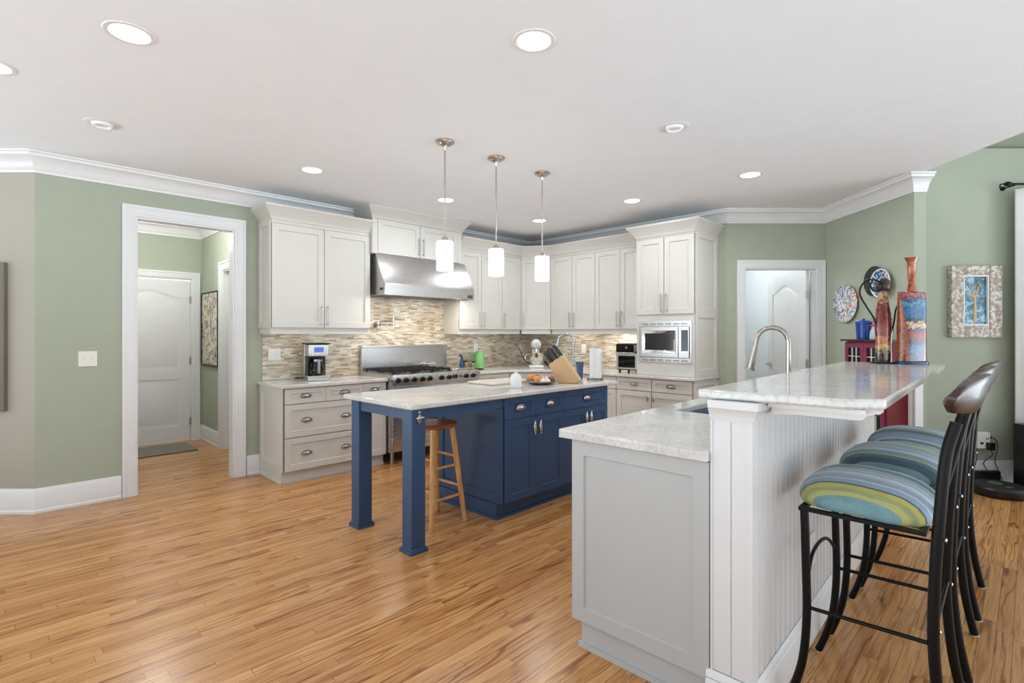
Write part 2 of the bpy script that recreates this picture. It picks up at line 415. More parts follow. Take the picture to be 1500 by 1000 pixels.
def spline(pts, n):
    out = []; P = [pts[0]] + list(pts) + [pts[-1]]
    for i in range(1, len(P)-2):
        a, b, c, d = P[i-1], P[i], P[i+1], P[i+2]
        for k in range(n):
            t = k/n
            out.append(0.5*((2*b) + (c-a)*t + (2*a-5*b+4*c-d)*t*t + (3*b-a-3*c+d)*t**3))
    out.append(pts[-1]); return out

def obj(name, mb, mat, parent=None, loc=None, rz=0.0, bevel=0.0, angle=35, label=None):
    me = bpy.data.meshes.new(name); bm = mb.b
    bmesh.ops.recalc_face_normals(bm, faces=bm.faces)
    ca = math.radians(angle)
    for f in bm.faces: f.smooth = True
    for e in bm.edges:
        e.smooth = len(e.link_faces) == 2 and e.calc_face_angle(0.0) < ca
    bm.to_mesh(me); bm.free()
    for m in (mat if isinstance(mat, (list, tuple)) else [mat]): me.materials.append(M[m])
    o = bpy.data.objects.new(name, me); C.objects.link(o)
    if loc is not None: o.location = loc
    o.rotation_euler = (0, 0, rz)
    if parent is not None: o.parent = parent
    if bevel:
        b = o.modifiers.new('bevel', 'BEVEL'); b.width = bevel; b.segments = 2; b.limit_method = 'ANGLE'; b.angle_limit = math.radians(40)
    if label: o['label'] = label
    return o
def thing(name, label, cat, loc=(0, 0, 0), rz=0.0, group=None):
    o = bpy.data.objects.new(name, None); C.objects.link(o); o.empty_display_size = 0.1
    o.location = loc; o.rotation_euler = (0, 0, rz); o['label'] = label; o['category'] = cat
    if group: o['group'] = group
    return o
def tag(o, label, cat, group=None):
    o['label'] = label; o['category'] = cat
    if group: o['group'] = group
    return o
def struct(name, mb, mat, loc=None, rz=0.0, bevel=0.0, label=None, parent=None):
    o = obj(name, mb, mat, parent, loc, rz, bevel)
    if parent is None:
        o['kind'] = 'structure'
        if label: o['label'] = label
    return o
def dup(root, loc, rz, label, group=None):
    r = root.copy(); C.objects.link(r); r.location = loc; r.rotation_euler = (0, 0, rz); r['label'] = label
    if group: r['group'] = group
    for ch in list(root.children):
        c = ch.copy(); C.objects.link(c); c.parent = r
        for g in list(ch.children):
            d = g.copy(); C.objects.link(d); d.parent = c
    return r
CR = -PI/4      # rotation of everything that faces the camera squarely
# ------------------------------------------------------------------ the room
YW, XW, DW, XS, DC, DL = 5.44, 5.85, 5.85, 3.533, 4.559, 4.85
def xy(v): return (v.x, v.y)
P0 = xy(cw(-6.2, 4.0075)); P1 = (0.2277, YW); P2 = (XW, YW); P3 = (XW, 2.424)
P4 = xy(cw(XS, DW)); P5 = xy(cw(XS, DC)); P6 = xy(cw(3.64, DC)); P7 = xy(cw(3.64, DL)); P8 = xy(cw(6.6, DL))

m = MB(); m.prism([xy(cw(-6.2, -1.3)), xy(cw(6.6, -1.3)), xy(cw(6.6, 9.6)), xy(cw(-6.2, 9.6))], -0.1, 0.0)
struct('floor', m, 'oak_floor', label='honey oak strip floor')
m = MB(); m.prism([xy(cw(-6.2, -1.0)), xy(cw(3.54, -1.0)), xy(cw(3.54, DC+0.02)), xy(cw(3.64, DC+0.02)), xy(cw(3.64, 9.6)), xy(cw(-6.2, 9.6))], CEIL, CEIL+0.25)
struct('ceiling', m, 'ceiling_paint', label='flat white ceiling with recessed lights')
m = MB()
q = [cw(3.75, DL+0.1, 3.11), cw(6.6, DL+0.1, 3.11), cw(6.6, 3.6, 3.645), cw(3.75, 3.6, 3.645)]
m.hexa([tuple(p) for p in q] + [tuple(p+Vector((0, 0, 0.1))) for p in q])
struct('ceiling_vault', m, 'green_paint', label='sloping green ceiling over the next room')

m = MB()      # range wall with the hall opening
OX0, OX1, OZ = 0.865, 1.65, 2.395
m.box(P1[0], OX0, YW, YW+0.12, 0, CEIL); m.box(OX0, OX1, YW, YW+0.12, OZ, CEIL); m.box(OX1, XW+0.12, YW, YW+0.12, 0, CEIL)
struct('wall_back', m, 'green_paint', label='sage green wall with the hall doorway and the range')
m = MB(); m.prism([P0, P1, (P1[0], YW+0.12), xy(cw(-6.2, 4.13))], 0, CEIL)
struct('wall_left', m, 'warm_lit_green', label='green wall at the left edge, warm reflected light in its colour')
m = MB(); m.prism([P2, P3, (XW+0.12, 2.424-0.05), (XW+0.12, YW)], 0, CEIL)
struct('wall_right', m, 'green_paint', label='green wall behind the microwave cabinet')
# wall with the pantry door, squarely facing the camera: local x = right, local y = ahead
DX0, DX1, DZ = 2.617, 3.44, 2.13
xl = (P3[0]-P3[1])/R2
m = MB(); m.box(xl, DX0, DW, DW+0.11, 0, CEIL); m.box(DX0, DX1, DW, DW+0.11, DZ, CEIL); m.box(DX1, XS+0.1, DW, DW+0.11, 0, CEIL)
struct('wall_corner', m, 'green_paint', rz=CR, label='short green wall with the pantry door')
m = MB(); m.box(XS, 3.64, DC, DW-0.002, 0, CEIL-0.002); m.box(3.5415, 3.64, DC, DC+0.0185, CEIL-0.002, 3.3)
struct('wall_side', m, 'green_paint', rz=CR, label='green wall where the painted plates hang')
m = MB(); m.box(3.64, 6.6, DL, DL+0.1, 0, 3.12)
struct('wall_daylight_block', MB().box(6.6, 6.7, 3.6, DL+0.1, 0, 4.0), 'green_paint', rz=CR, label='unseen green wall added far right to block daylight')  # out of view, put in to block daylight from the right
m = MB(); m.box(3.64, 6.6, DL, DL+0.1, 0, 3.12)
struct('wall_end', m, 'green_paint', rz=CR, label='green wall of the next room')
# hall beyond the opening
m = MB()
m.box(0.5, 0.9, 7.75, 7.87, 0, CEIL); m.box(0.9, 1.84, 7.75, 7.87, 2.10, CEIL); m.box(1.84, 2.1, 7.75, 7.87, 0, CEIL)
struct('wall_hall_back', m, 'green_paint', label='end wall of the hall')
m = MB(); m.box(1.95, 2.06, 5.562, 5.75, 0, CEIL); m.box(1.95, 2.06, 5.75, 6.86, 2.15, CEIL); m.box(1.95, 2.06, 6.86, 7.75, 0, CEIL); m.box(2.06, 2.09, 5.6, 7.0, 0, CEIL)
struct('wall_hall_right', m, 'green_paint', label='right wall of the hall')
m = MB(); m.box(0.45, 0.55, 5.562, 7.75, 0, CEIL)  # out of view, built so the hall keeps its light
struct('wall_hall_left', m, 'green_paint', label='unseen left wall of the hall, added to enclose the light')
# pantry box
m = MB(); m.box(0.35, 3.9, 8.2, 8.3, 0, CEIL); m.box(3.62, 3.72, DW+0.112, 8.2, 0, CEIL)
struct('wall_pantry', m, 'pantry_white', rz=CR, label='white walls of the pantry')

# crown moulding round the room
cp = [(0, -0.150), (0.012, -0.150), (0.014, -0.132), (0.022, -0.124), (0.030, -0.095), (0.052, -0.060), (0.078, -0.040), (0.092, -0.036), (0.094, -0.018), (0.108, -0.012), (0.110, -0.001), (0, -0.001)]
cp = [(o+0.0005, CEIL+z) for o, z in cp]
m = MB(); m.sweep(cp, [P0, P1, P2, P3, P4, P5, P6])
struct('trim_1', m, 'white_trim', label='white crown moulding round the kitchen ceiling')
m = MB(); m.sweep(cp, [(0.55, 5.60), (0.55, 7.75), (1.95, 7.75), (1.95, 5.60)])
struct('trim_2', m, 'white_trim', label='white crown moulding in the hall')
def bb(h): return [(0, 0), (0.022, 0), (0.022, 0.02), (0.016, 0.028), (0.016, h-0.03), (0.010, h-0.012), (0.006, h), (0, h)]
m = MB(); m.sweep(bb(0.19), [P0, P1, (0.766, YW)]); struct('baseboard_left', m, 'white_trim')
m = MB(); m.sweep(bb(0.19), [(1.755, YW), (1.874, YW)]); struct('baseboard_back', m, 'white_trim')
m = MB(); m.sweep(bb(0.19), [(1.92, 7.75), (1.95, 7.75), (1.95, 6.97)]); struct('baseboard_hall', m, 'white_trim')
m = MB(); m.sweep(bb(0.205), [P4, P5, P6, P7, P8]); struct('baseboard_right', m, 'white_trim')
m = MB(); m.box(3.519, 3.60, DC-0.016, DC-0.001, 0.206, 1.09); m.box(3.519, 3.532, DC-0.016, DC+0.05, 0.206, 1.09)
struct('trim_3', m, 'white_trim', rz=CR, label='white corner board at the end of the plate wall')

def casing(mb, x0, x1, z1, y, w=0.095, side=-1):
    """stepped door casing round an opening, in the plane y, standing out by side"""
    for a, b, t in ((0.0, w*0.22, 0.012), (w*0.22, w*0.75, 0.017), (w*0.75, w, 0.024)):
        ya, yb = sorted((y, y+side*t))
        mb.box(x0-b, x0-a, ya, yb, 0, z1+b); mb.box(x1+a, x1+b, ya, yb, 0, z1+b); mb.box(x0-a, x1+a, ya, yb, z1+a, z1+b)
def jamb(mb, x0, x1, z1, y0, y1, t=0.016):
    mb.box(x0, x0+t, y0, y1, 0, z1); mb.box(x1-t, x1, y0, y1, 0, z1); mb.box(x0+t, x1-t, y0, y1, z1-t, z1)
m = MB(); casing(m, OX0, OX1, OZ, YW-0.0005); jamb(m, OX0, OX1, OZ, YW, YW+0.12)
struct('trim_4', m, 'white_trim', label='white casing of the tall hall opening')
m = MB(); casing(m, DX0, DX1, DZ, DW-0.0005, 0.085); jamb(m, DX0, DX1, DZ, DW, DW+0.11)
struct('trim_5', m, 'white_trim', rz=CR, label='white casing of the pantry doorway')
m = MB(); casing(m, 0.9, 1.84, 2.10, 7.7495, 0.085); jamb(m, 0.9, 1.84, 2.10, 7.75, 7.87)
struct('trim_6', m, 'white_trim', label='white casing of the hall door')
m = MB(); casing(m, -6.86, -5.75, 2.15, 1.9495, 0.10); jamb(m, -6.86, -5.75, 2.15, 1.95, 2.06)
m.tf(Matrix.Rotation(-PI/2, 4, 'Z') @ Matrix.Scale(1, 4))
# rotated -90 deg: local (x,y) -> (y,-x)
struct('trim_7', m, 'white_trim', label='white casing of the side doorway in the hall')

def panel_door(mb, w, h, t=0.035, y=0.0):
    """two-panel door with an arched upper panel, front in plane y facing -y"""
    r = 0.11; yb = y+t
    mb.box(0, w, y+0.006, yb-0.006, 0, h)
    def outline(z0, z1, arch, ins):
        x0, x1 = r+ins, w-r-ins; pts = [(x0, z0+ins), (x1, z0+ins)]
        if arch:
            for k in range(25):
                a = k/24.0; xx = x1+(x0-x1)*a; bb_ = min(1, max(0, (a-0.06)/0.88))
                pts.append((xx, z1-ins-0.09+0.09*(0.5-0.5*math.cos(2*PI*bb_))**0.62))
        else: pts += [(x1, z1-ins), (x0, z1-ins)]
        return pts
    for s, yy in ((-1, y), (1, yb)):
        fr = 0.008*s
        # stiles and rails
        y0, y1 = sorted((yy, yy-s*0.0065))
        mb.box(0, r, y0, y1, 0, h); mb.box(w-r, w, y0, y1, 0, h)
        mb.box(r, w-r, y0, y1, 0, 0.20); mb.box(r, w-r, y0, y1, 0.80, 0.93)
        pts = outline(0.93, h-0.13, True, 0.0)
        top = [(w-r, h), (r, h), (r, pts[-1][1])] + [p for p in reversed(pts[2:])][1:]
        mb.prism(top, y0, y1, 'y')
        for z0, z1, arch in ((0.20, 0.80, False), (0.93, h-0.13, True)):
            A = outline(z0, z1, arch, 0.035); B = outline(z0, z1, arch, 0.055)
            yi = yy-s*0.006; yo = yy-s*0.001
            va = [mb.b.verts.new((p[0], yi, p[1])) for p in A]; vb = [mb.b.verts.new((p[0], yo, p[1])) for p in B]
            for i in range(len(A)):
                k = (i+1) % len(A); mb.b.faces.new([va[i], va[k], vb[k], vb[i]])
            mb.b.faces.new(vb)
def hinge(parent, x, y, z, mat='brushed_bar'):
    h = MB(); h.cyl((x, y, z-0.05), (x, y, z+0.05), 0.008, seg=10); h.box(x-0.018, x+0.018, y+0.004, y+0.008, z-0.045, z+0.045)
    return obj('hinge', h, mat, parent)
# door at the end of the hall
m = MB(); panel_door(m, 0.90, 2.06)
d1 = struct('door_1', m, 'white_trim', loc=(0.92, 7.762, 0.006), label='white arched two panel door at the end of the hall')
for z in (0.25, 1.03, 1.82): hinge(d1, 0.905, -0.01, z)
m = MB(); m.cyl((0.07, 0, 0.95), (0.07, -0.05, 0.95), 0.011); m.ball((0.07, -0.06, 0.95), 0.027); obj('knob', m, 'nickel', d1)
# open pantry door, hinged on the right jamb and swung away from the camera
m = MB(); panel_door(m, 0.80, 2.09); m.tf(Matrix.Rotation(0, 4, 'Z'))
hx = cw(3.400, DW+0.09, 0.02)
d2 = struct('door_2', m, 'white_trim', loc=hx, rz=CR+PI/2+math.radians(3.0), label='white arched panel pantry door standing open')
for z in (0.25, 1.03, 1.82): hinge(d2, -0.012, 0.03, z)
m = MB(); m.cyl((0.74, 0.03, 0.98), (0.74, 0.085, 0.98), 0.011); m.tube([(0.74, 0.085, 0.98), (0.69, 0.09, 0.985), (0.63, 0.085, 0.98)], 0.009, smooth=4)
m.cyl((0.74, 0.035, 0.98), (0.74, 0.043, 0.98), 0.028); obj('lever_handle', m, 'nickel', d2)

# side hall doorway: a white door leaf behind the casing
m = MB(); panel_door(m, 1.06, 2.12)
struct('door_3', m, 'white_trim', loc=(2.02, 6.835, 0.01), rz=-PI/2, label='white door in the side doorway of the hall')

# ------------------------------------------------------------------ cabinets
def cup_pull(parent, x, z, mat='pewter', y=0.0):
    m = MB(); w, hh, dd = 0.047, 0.030, 0.026
    rs = []
    for k in range(7):
        b = PI/2*k/6
        ring = []
        for i in range(13):
            a = PI*i/12
            ring.append((x+w*math.cos(a)*math.cos(b*0.98), y-0.002-dd*math.sin(b)*(0.35+0.65*math.sin(a)), z-0.012+hh*math.sin(a)*math.cos(b)))
        rs.append(ring)
    m.rings(rs, cap=False, closed=False)
    out = [(x+(w+0.006)*math.cos(PI*i/14), z-0.012+(hh+0.006)*math.sin(PI*i/14)) for i in range(15)] + [(x-w*0.6, z-0.019), (x, z-0.022), (x+w*0.6, z-0.019)]
    m.prism(out, y-0.004, y-0.0005, 'y')
    return obj('cup_pull', m, mat, parent)
def bar_pull(parent, x, z0, z1, mat='brushed_bar', y=0.0):
    m = MB(); m.cyl((x, y-0.032, z0-0.008), (x, y-0.032, z1+0.008), 0.0065, seg=10)
    for z in (z0+0.012, z1-0.012): m.cyl((x, y, z), (x, y-0.032, z), 0.005, seg=8)
    return obj('bar_pull', m, mat, parent)
def leaf_pull(parent, x, z, mat='chrome', y=0.0):
    m = MB()
    m.ball((x, y-0.026, z), 0.0155, 0.008, 0.046, seg=14, rows=10)
    m.cyl((x, y, z), (x, y-0.024, z), 0.006, seg=8)
    m.ball((x, y-0.025, z+0.05), 0.006, seg=8, rows=6); m.ball((x, y-0.025, z-0.05), 0.006, seg=8, rows=6)
    return obj('leaf_pull', m, mat, parent)
def door(parent, x0, x1, z0, z1, mat, pull=None, rail=0.06, g=0.0022):
    m = MB(); m.shaker(x0+g, x1-g, z0+g, z1-g, rail=rail)
    d = obj('door', m, mat, parent)
    if pull:
        kind, px, pz = pull
        if kind == 'bar': bar_pull(d, px, pz, pz+0.19)
        elif kind == 'leaf': leaf_pull(d, px, pz)
    return d
def drawer(parent, x0, x1, z0, z1, mat, pulls=(), rail=0.045, g=0.0022, pmat='pewter'):
    m = MB(); m.shaker(x0+g, x1-g, z0+g, z1-g, rail=rail)
    d = obj('drawer', m, mat, parent)
    for px in pulls: cup_pull(d, px, (z0+z1)/2, pmat)
    return d
def shoe(mb, x0, x1, y, side=-1):
    ya, yb = sorted((y, y+side*0.014)); mb.box(x0, x1, ya, yb, 0, 0.022)
def base_body(parent, w, depth, h, mat, toe=0.06, left_flush=False):
    m = MB(); m.box(0, w, 0.0205, depth, 0.11, h); obj('carcass', m, mat, parent)
    m = MB(); x0 = -0.0 if left_flush else 0.0
    m.box(x0+0.002, w-0.002, toe, depth, 0.0, 0.1095); m.box(x0+0.002, w-0.002, toe-0.014, toe, 0, 0.022)
    return obj('toe_kick', m, mat, parent)
CH = 0.882      # top of the base cabinets
cab = 'cabinet_paint'
# left of the range
t = thing('drawer_cabinet', 'grey base cabinet left of the range, with two wide drawers under three small ones', 'cabinet', (1.888, 4.83, 0))
base_body(t, 1.056, 0.608, CH, cab)
for x0, x1 in ((0.0, 0.395), (0.395, 0.787), (0.787, 1.056)): drawer(t, x0, x1, 0.735, CH-0.004, cab, ((x0+x1)/2,))
for z0, z1 in ((0.425, 0.731), (0.115, 0.421)): drawer(t, 0.0, 0.787, z0, z1, cab, (0.205, 0.60), rail=0.055)
door(t, 0.787, 1.056, 0.115, 0.731, cab)
m = MB(); m.shaker(-0.588, -0.022, 0.112, CH, y=-0.018, t=0.0175, rail=0.06); m.tf(Matrix.Rotation(-PI/2, 4, 'Z')); obj('end_panel', m, cab, t)
m = MB(); m.box(-0.012, 0.001, 0.055, 0.606, 0, 0.11); m.box(-0.026, -0.012, 0.041, 0.606, 0, 0.022); obj('base_moulding', m, cab, t)
m = MB(); m.prism([(1.853, YW-0.001), (1.853, 4.80), (2.952, 4.80), (2.952, YW-0.001)], CH+0.001, 0.916)
tag(obj('countertop', m, 'quartz', bevel=0.006), 'white quartz countertop under the coffee maker', 'countertop')

ccp = [(0, 0), (0.010, 0), (0.012, 0.018), (0.028, 0.040), (0.066, 0.092), (0.088, 0.112), (0.088, 0.130), (0, 0.130)]
def upper(name, label, loc, rz, w, depth, z0, z1, doors, rail=True, crown=None, body_extra=None, frieze=0.0):
    """doors: [(x0, x1, pull side 'l'/'r'/None)]"""
    t = thing(name, label, 'cabinet', loc, rz)
    m = MB(); m.box(0, w, 0.0205, depth, z0, z1); obj('carcass', m, cab, t)
    for x0, x1, s in doors:
        p = None
        if s: p = ('bar', (x1-0.032) if s == 'r' else (x0+0.032), z0+0.035)
        door(t, x0, x1, z0+0.004, z1-frieze, cab, p)
    if frieze:
        m = MB(); m.box(0, w, 0.006, 0.020, z1-frieze+0.002, z1); obj('frieze', m, cab, t)
    if rail:
        m = MB(); m.box(0.0, w, 0.022, 0.042, z0-0.058, z0); m.box(0, 0.018, 0.042, depth, z0-0.058, z0); m.box(w-0.018, w, 0.042, depth, z0-0.058, z0); obj('light_rail', m, cab, t)
    if crown:
        m = MB(); m.sweep([(o, z1-0.0+z) for o, z in ccp], crown); obj('crown', m, cab, t)
    return t
UB = 1.443
t = upper('wall_cabinet', 'large grey double door wall cabinet above the coffee maker', (1.876, 5.11, 0), 0, 1.041, 0.3285, UB, 2.485, [(0, 0.519, 'r'), (0.521, 1.041, 'l')], frieze=0.035,
          crown=[(0.0, 0.3285), (0.0, 0.004), (1.041, 0.004)])
m = MB(); m.shaker(-0.326, -0.022, UB, 2.485, y=-0.012, t=0.0115, rail=0.055); m.tf(Matrix.Rotation(-PI/2, 4, 'Z')); obj('end_panel', m, cab, t)
# over the hood
t = upper('hood_cabinet', 'short grey double door cabinet above the range hood, with taller crown', (2.9185, 5.065, 0), 0, 1.252, 0.3735, 2.268, 2.655, [(0.065, 0.625, 'r'), (0.627, 1.187, 'l')], rail=False,
          crown=[(0.0, 0.3735), (0.0, 0.004), (1.252, 0.004), (1.252, 0.3735)])
for a in (0.0, 1.189):
    m = MB(); m.box(a, a+0.063, 0.002, 0.020, 2.268, 2.655); obj('stile', m, cab, t)
# right of the range and round the corner
upper('wall_cabinet', 'grey double door wall cabinet directly right of the range hood', (4.1725, 5.11, 0), 0, 0.745, 0.3285, UB, 2.485, [(0, 0.371, 'r'), (0.373, 0.745, 'l')], frieze=0.035)
upper('wall_cabinet', 'narrow single door grey wall cabinet left of the corner cabinet', (4.9190, 5.11, 0), 0, 0.371, 0.3285, UB, 2.485, [(0, 0.371, 'l')], frieze=0.035)
t = thing('corner_cabinet', 'grey diagonal corner wall cabinet behind the rightmost pendant', 'cabinet', (5.291, 5.11, 0), -math.atan2(0.34, 0.249))
dl = math.hypot(0.34, 0.249)
pts = [(5.293, 5.124), (5.555, 4.772), (XW-0.002, 4.772), (XW-0.002, YW-0.002), (5.293, YW-0.002)]
ca, sa = math.cos(math.atan2(0.34, 0.249)), math.sin(math.atan2(0.34, 0.249))
loc = [((x-5.291)*ca-(y-5.11)*sa, (x-5.291)*sa+(y-5.11)*ca) for x, y in pts]
m = MB(); m.prism(loc, UB, 2.485); obj('carcass', m, cab, t)
door(t, 0.006, dl-0.006, UB+0.004, 2.45, cab, ('bar', 0.038, UB+0.035))
m = MB(); m.box(0.0, dl, 0.002, 0.012, 2.452, 2.485); obj('frieze', m, cab, t)
m = MB(); m.box(0.004, dl-0.004, 0.022, 0.042, UB-0.058, UB-0.001); obj('light_rail', m, cab, t)
upper('wall_cabinet', 'grey double door wall cabinet right of the corner cabinet', (5.54, 4.7695, 0), -PI/2, 0.754, 0.3085, UB, 2.485, [(0, 0.376, 'r'), (0.378, 0.754, 'l')], frieze=0.035)
upper('wall_cabinet', 'grey double door wall cabinet above the toaster oven', (5.54, 4.0145, 0), -PI/2, 0.765, 0.3085, UB, 2.485, [(0, 0.381, 'r'), (0.383, 0.765, 'l')], frieze=0.035)
m = MB(); m.sweep([(o, 2.4855+z) for o, z in ccp], [(4.1725, 5.114), (5.289, 5.114), (5.544, 4.767), (5.544, 3.336)])
tag(obj('cabinet_crown', m, cab), 'angled grey crown along the corner wall cabinets', 'moulding')
# microwave tower
t = upper('microwave_cabinet', 'tall grey double door cabinet housing the microwave', (5.285, 3.243, 0), -PI/2, 0.703, 0.5635, 1.600, 2.485, [(0, 0.350, 'r'), (0.353, 0.703, 'l')], rail=False, frieze=0.02,
          crown=[(0.0, 0.26), (0.0, 0.004), (0.703, 0.004), (0.703, 0.5635)])
m = MB(); m.box(0, 0.703, 0.012, 0.5635, 0.918, 1.068); m.box(0, 0.028, 0.012, 0.5635, 1.068, 1.5995); m.box(0.675, 0.703, 0.012, 0.5635, 1.068, 1.5995); m.box(0.028, 0.675, 0.012, 0.5635, 1.528, 1.5995); m.box(0.028, 0.675, 0.52, 0.5635, 1.068, 1.528)
obj('niche', m, cab, t)
m = MB(); m.shaker(0.03, 0.5625, 0.935, 1.62, y=-0.014, t=0.0135, rail=0.06); m.shaker(0.03, 0.5625, 1.62, 2.485, y=-0.014, t=0.0135, rail=0.06)
m.tf(Matrix.Translation((0.703, 0, 0)) @ Matrix.Rotation(PI/2, 4, 'Z')); obj('end_panel', m, cab, t)
m = MB(); m.box(0.7175, 0.728, 0.0, 0.5625, 0.918, 0.934); obj('base_moulding', m, cab, t)
# base cabinets round the corner
t = thing('base_cabinet', 'narrow grey base cabinet directly right of the range', 'cabinet', (4.182, 4.83, 0)); base_body(t, 0.60, 0.608, CH, cab)
drawer(t, 0, 0.60, 0.735, CH-0.004, cab, (0.30,)); door(t, 0, 0.299, 0.115, 0.731, cab, ('leaf', 0.26, 0.66)); door(t, 0.301, 0.60, 0.115, 0.731, cab, ('leaf', 0.34, 0.66))
t = thing('corner_base_cabinet', 'grey diagonal base cabinet under the corner sink', 'cabinet', (4.788, 4.83, 0), -PI/4)
w45 = 0.44*R2
q = [(4.79, 4.86), (5.258, 4.392), (XW-0.002, 4.392), (XW-0.002, YW-0.002), (4.79, YW-0.002)]
lq = [((x-4.788-(y-4.83))/R2, (x-4.788+(y-4.83))/R2) for x, y in q]
m = MB(); m.prism(lq, 0.11, CH); obj('carcass', m, cab, t)
m = MB(); m.box(0.04, w45-0.04, 0.06, 0.3, 0, 0.1095); obj('toe_kick', m, cab, t)
drawer(t, 0, w45, 0.735, CH-0.004, cab); door(t, 0, w45/2-0.001, 0.115, 0.731, cab, ('leaf', w45/2-0.04, 0.66)); door(t, w45/2+0.001, w45, 0.115, 0.731, cab, ('leaf', w45/2+0.04, 0.66))
t = thing('base_cabinet', 'grey base cabinet under the toaster oven', 'cabinet', (5.24, 4.388, 0), -PI/2); base_body(t, 0.899, 0.608, CH, cab)
drawer(t, 0, 0.449, 0.735, CH-0.004, cab, (0.225,)); drawer(t, 0.451, 0.899, 0.735, CH-0.004, cab, (0.675,)); door(t, 0, 0.449, 0.115, 0.731, cab, ('leaf', 0.41, 0.66)); door(t, 0.451, 0.899, 0.115, 0.731, cab, ('leaf', 0.49, 0.66))
t = thing('base_cabinet', 'grey base cabinet with two drawers and two doors under the microwave', 'cabinet', (5.24, 3.486, 0), -PI/2); base_body(t, 0.946, 0.608, CH, cab)
drawer(t, 0, 0.466, 0.735, CH-0.004, cab, (0.24,)); drawer(t, 0.470, 0.946, 0.735, CH-0.004, cab, (0.70,)); door(t, 0, 0.466, 0.115, 0.731, cab, ('leaf', 0.432, 0.665)); door(t, 0.470, 0.946, 0.115, 0.731, cab, ('leaf', 0.504, 0.665))
m = MB(); m.shaker(0.022, 0.607, 0.112, CH, y=-0.014, t=0.0135, rail=0.06); m.tf(Matrix.Translation((0.946, 0, 0)) @ Matrix.Rotation(PI/2, 4, 'Z')); obj('end_panel', m, cab, t)
m = MB(); m.prism([(4.180, YW-0.001), (4.180, 4.80), (4.775, 4.80), (5.21, 4.365), (5.21, 2.505), (XW-0.001, 2.505), (XW-0.001, YW-0.001)], CH+0.001, 0.916)
tag(obj('countertop', m, 'quartz', bevel=0.006), 'white quartz countertop running round the kitchen corner to the microwave', 'countertop')
# mosaic backsplashes (local x along the wall, z up)
m = MB(); m.box(1.905, 2.9175, -0.006, 0, 0.917, 1.40); m.box(2.9175, 2.96, -0.006, 0, 0.917, 2.27); m.box(2.96, 4.1725, -0.006, 0, 0.5, 2.27); m.box(4.1725, 5.845, -0.006, 0, 0.917, 1.40)
tag(obj('tile_backsplash', m, 'mosaic_tile', loc=(0, YW-0.0012, 0)), 'beige and cream mosaic strip tiles behind the range', 'backsplash')
m = MB(); m.box(-5.43, -3.245, -0.006, 0, 0.917, 1.40)
tag(obj('tile_backsplash', m, 'mosaic_tile', loc=(XW-0.0012, 0, 0), rz=-PI/2), 'beige and cream mosaic strip tiles behind the toaster oven', 'backsplash')
for i, (lx, ly, rz, ln) in enumerate(((2.4, 5.27, 0, 0.8), (4.7, 5.27, 0, 0.7), (5.70, 4.40, PI/2, 0.6), (5.70, 3.65, PI/2, 0.6))):
    area('under_cabinet_lamp', (lx, ly, 1.425), (1.0, 0.7, 1.6, 3.5)[i], ln, (1, 0.95, 0.86), (0, 0, rz), 'RECTANGLE', 0.04)
# ------------------------------------------------------------------ range hood
t = thing('range_hood', 'stainless steel range hood with a sloping front and lit underside', 'range hood', (2.957, 4.885, 0))
hw = 1.262
m = MB(); m.prism([(0.0, 1.935), (0.185, 2.264), (0.546, 2.264), (0.546, 1.838), (0.0, 1.838)], 0, hw, 'x'); obj('canopy', m, 'stainless', t)
m = MB(); m.box(0, hw, -0.004, 0.010, 1.805, 1.934); m.box(0, 0.010, 0.010, 0.546, 1.805, 1.838); m.box(hw-0.010, hw, 0.010, 0.546, 1.805, 1.838); obj('fascia', m, 'stainless', t, bevel=0.003)
for k in range(3):
    m = MB(); x0 = 0.10+k*0.36
    m.box(x0, x0+0.33, 0.10, 0.50, 1.822, 1.836)
    for j in range(8): m.box(x0+0.015+j*0.039, x0+0.032+j*0.039, 0.11, 0.49, 1.812, 1.8215)
    obj('baffle_filter', m, 'pewter', t)
for k in range(4):
    m = MB(); x = 0.13+k*0.335; m.cyl((x, 0.055, 1.822), (x, 0.055, 1.837), 0.033, seg=18); obj('hood_light', m, 'hood_lamp', t)
    area('hood_spot', (2.957+x, 4.94, 1.815), 3.6, 0.06, (1, 0.93, 0.82))
m = MB(); m.box(hw-0.105, hw-0.03, -0.0075, -0.0045, 1.822, 1.858); m.mi = 1
for k in range(6): m.box(hw-0.098+k*0.0105, hw-0.0915+k*0.0105, -0.0085, -0.0076, 1.835, 1.846)
obj('badge', m, ('black_plastic', 'chrome'), t)
m = MB(); m.box(-0.003, -0.0005, 0.03, 0.09, 1.86, 1.885); obj('vent_slot', m, 'black_plastic', t)

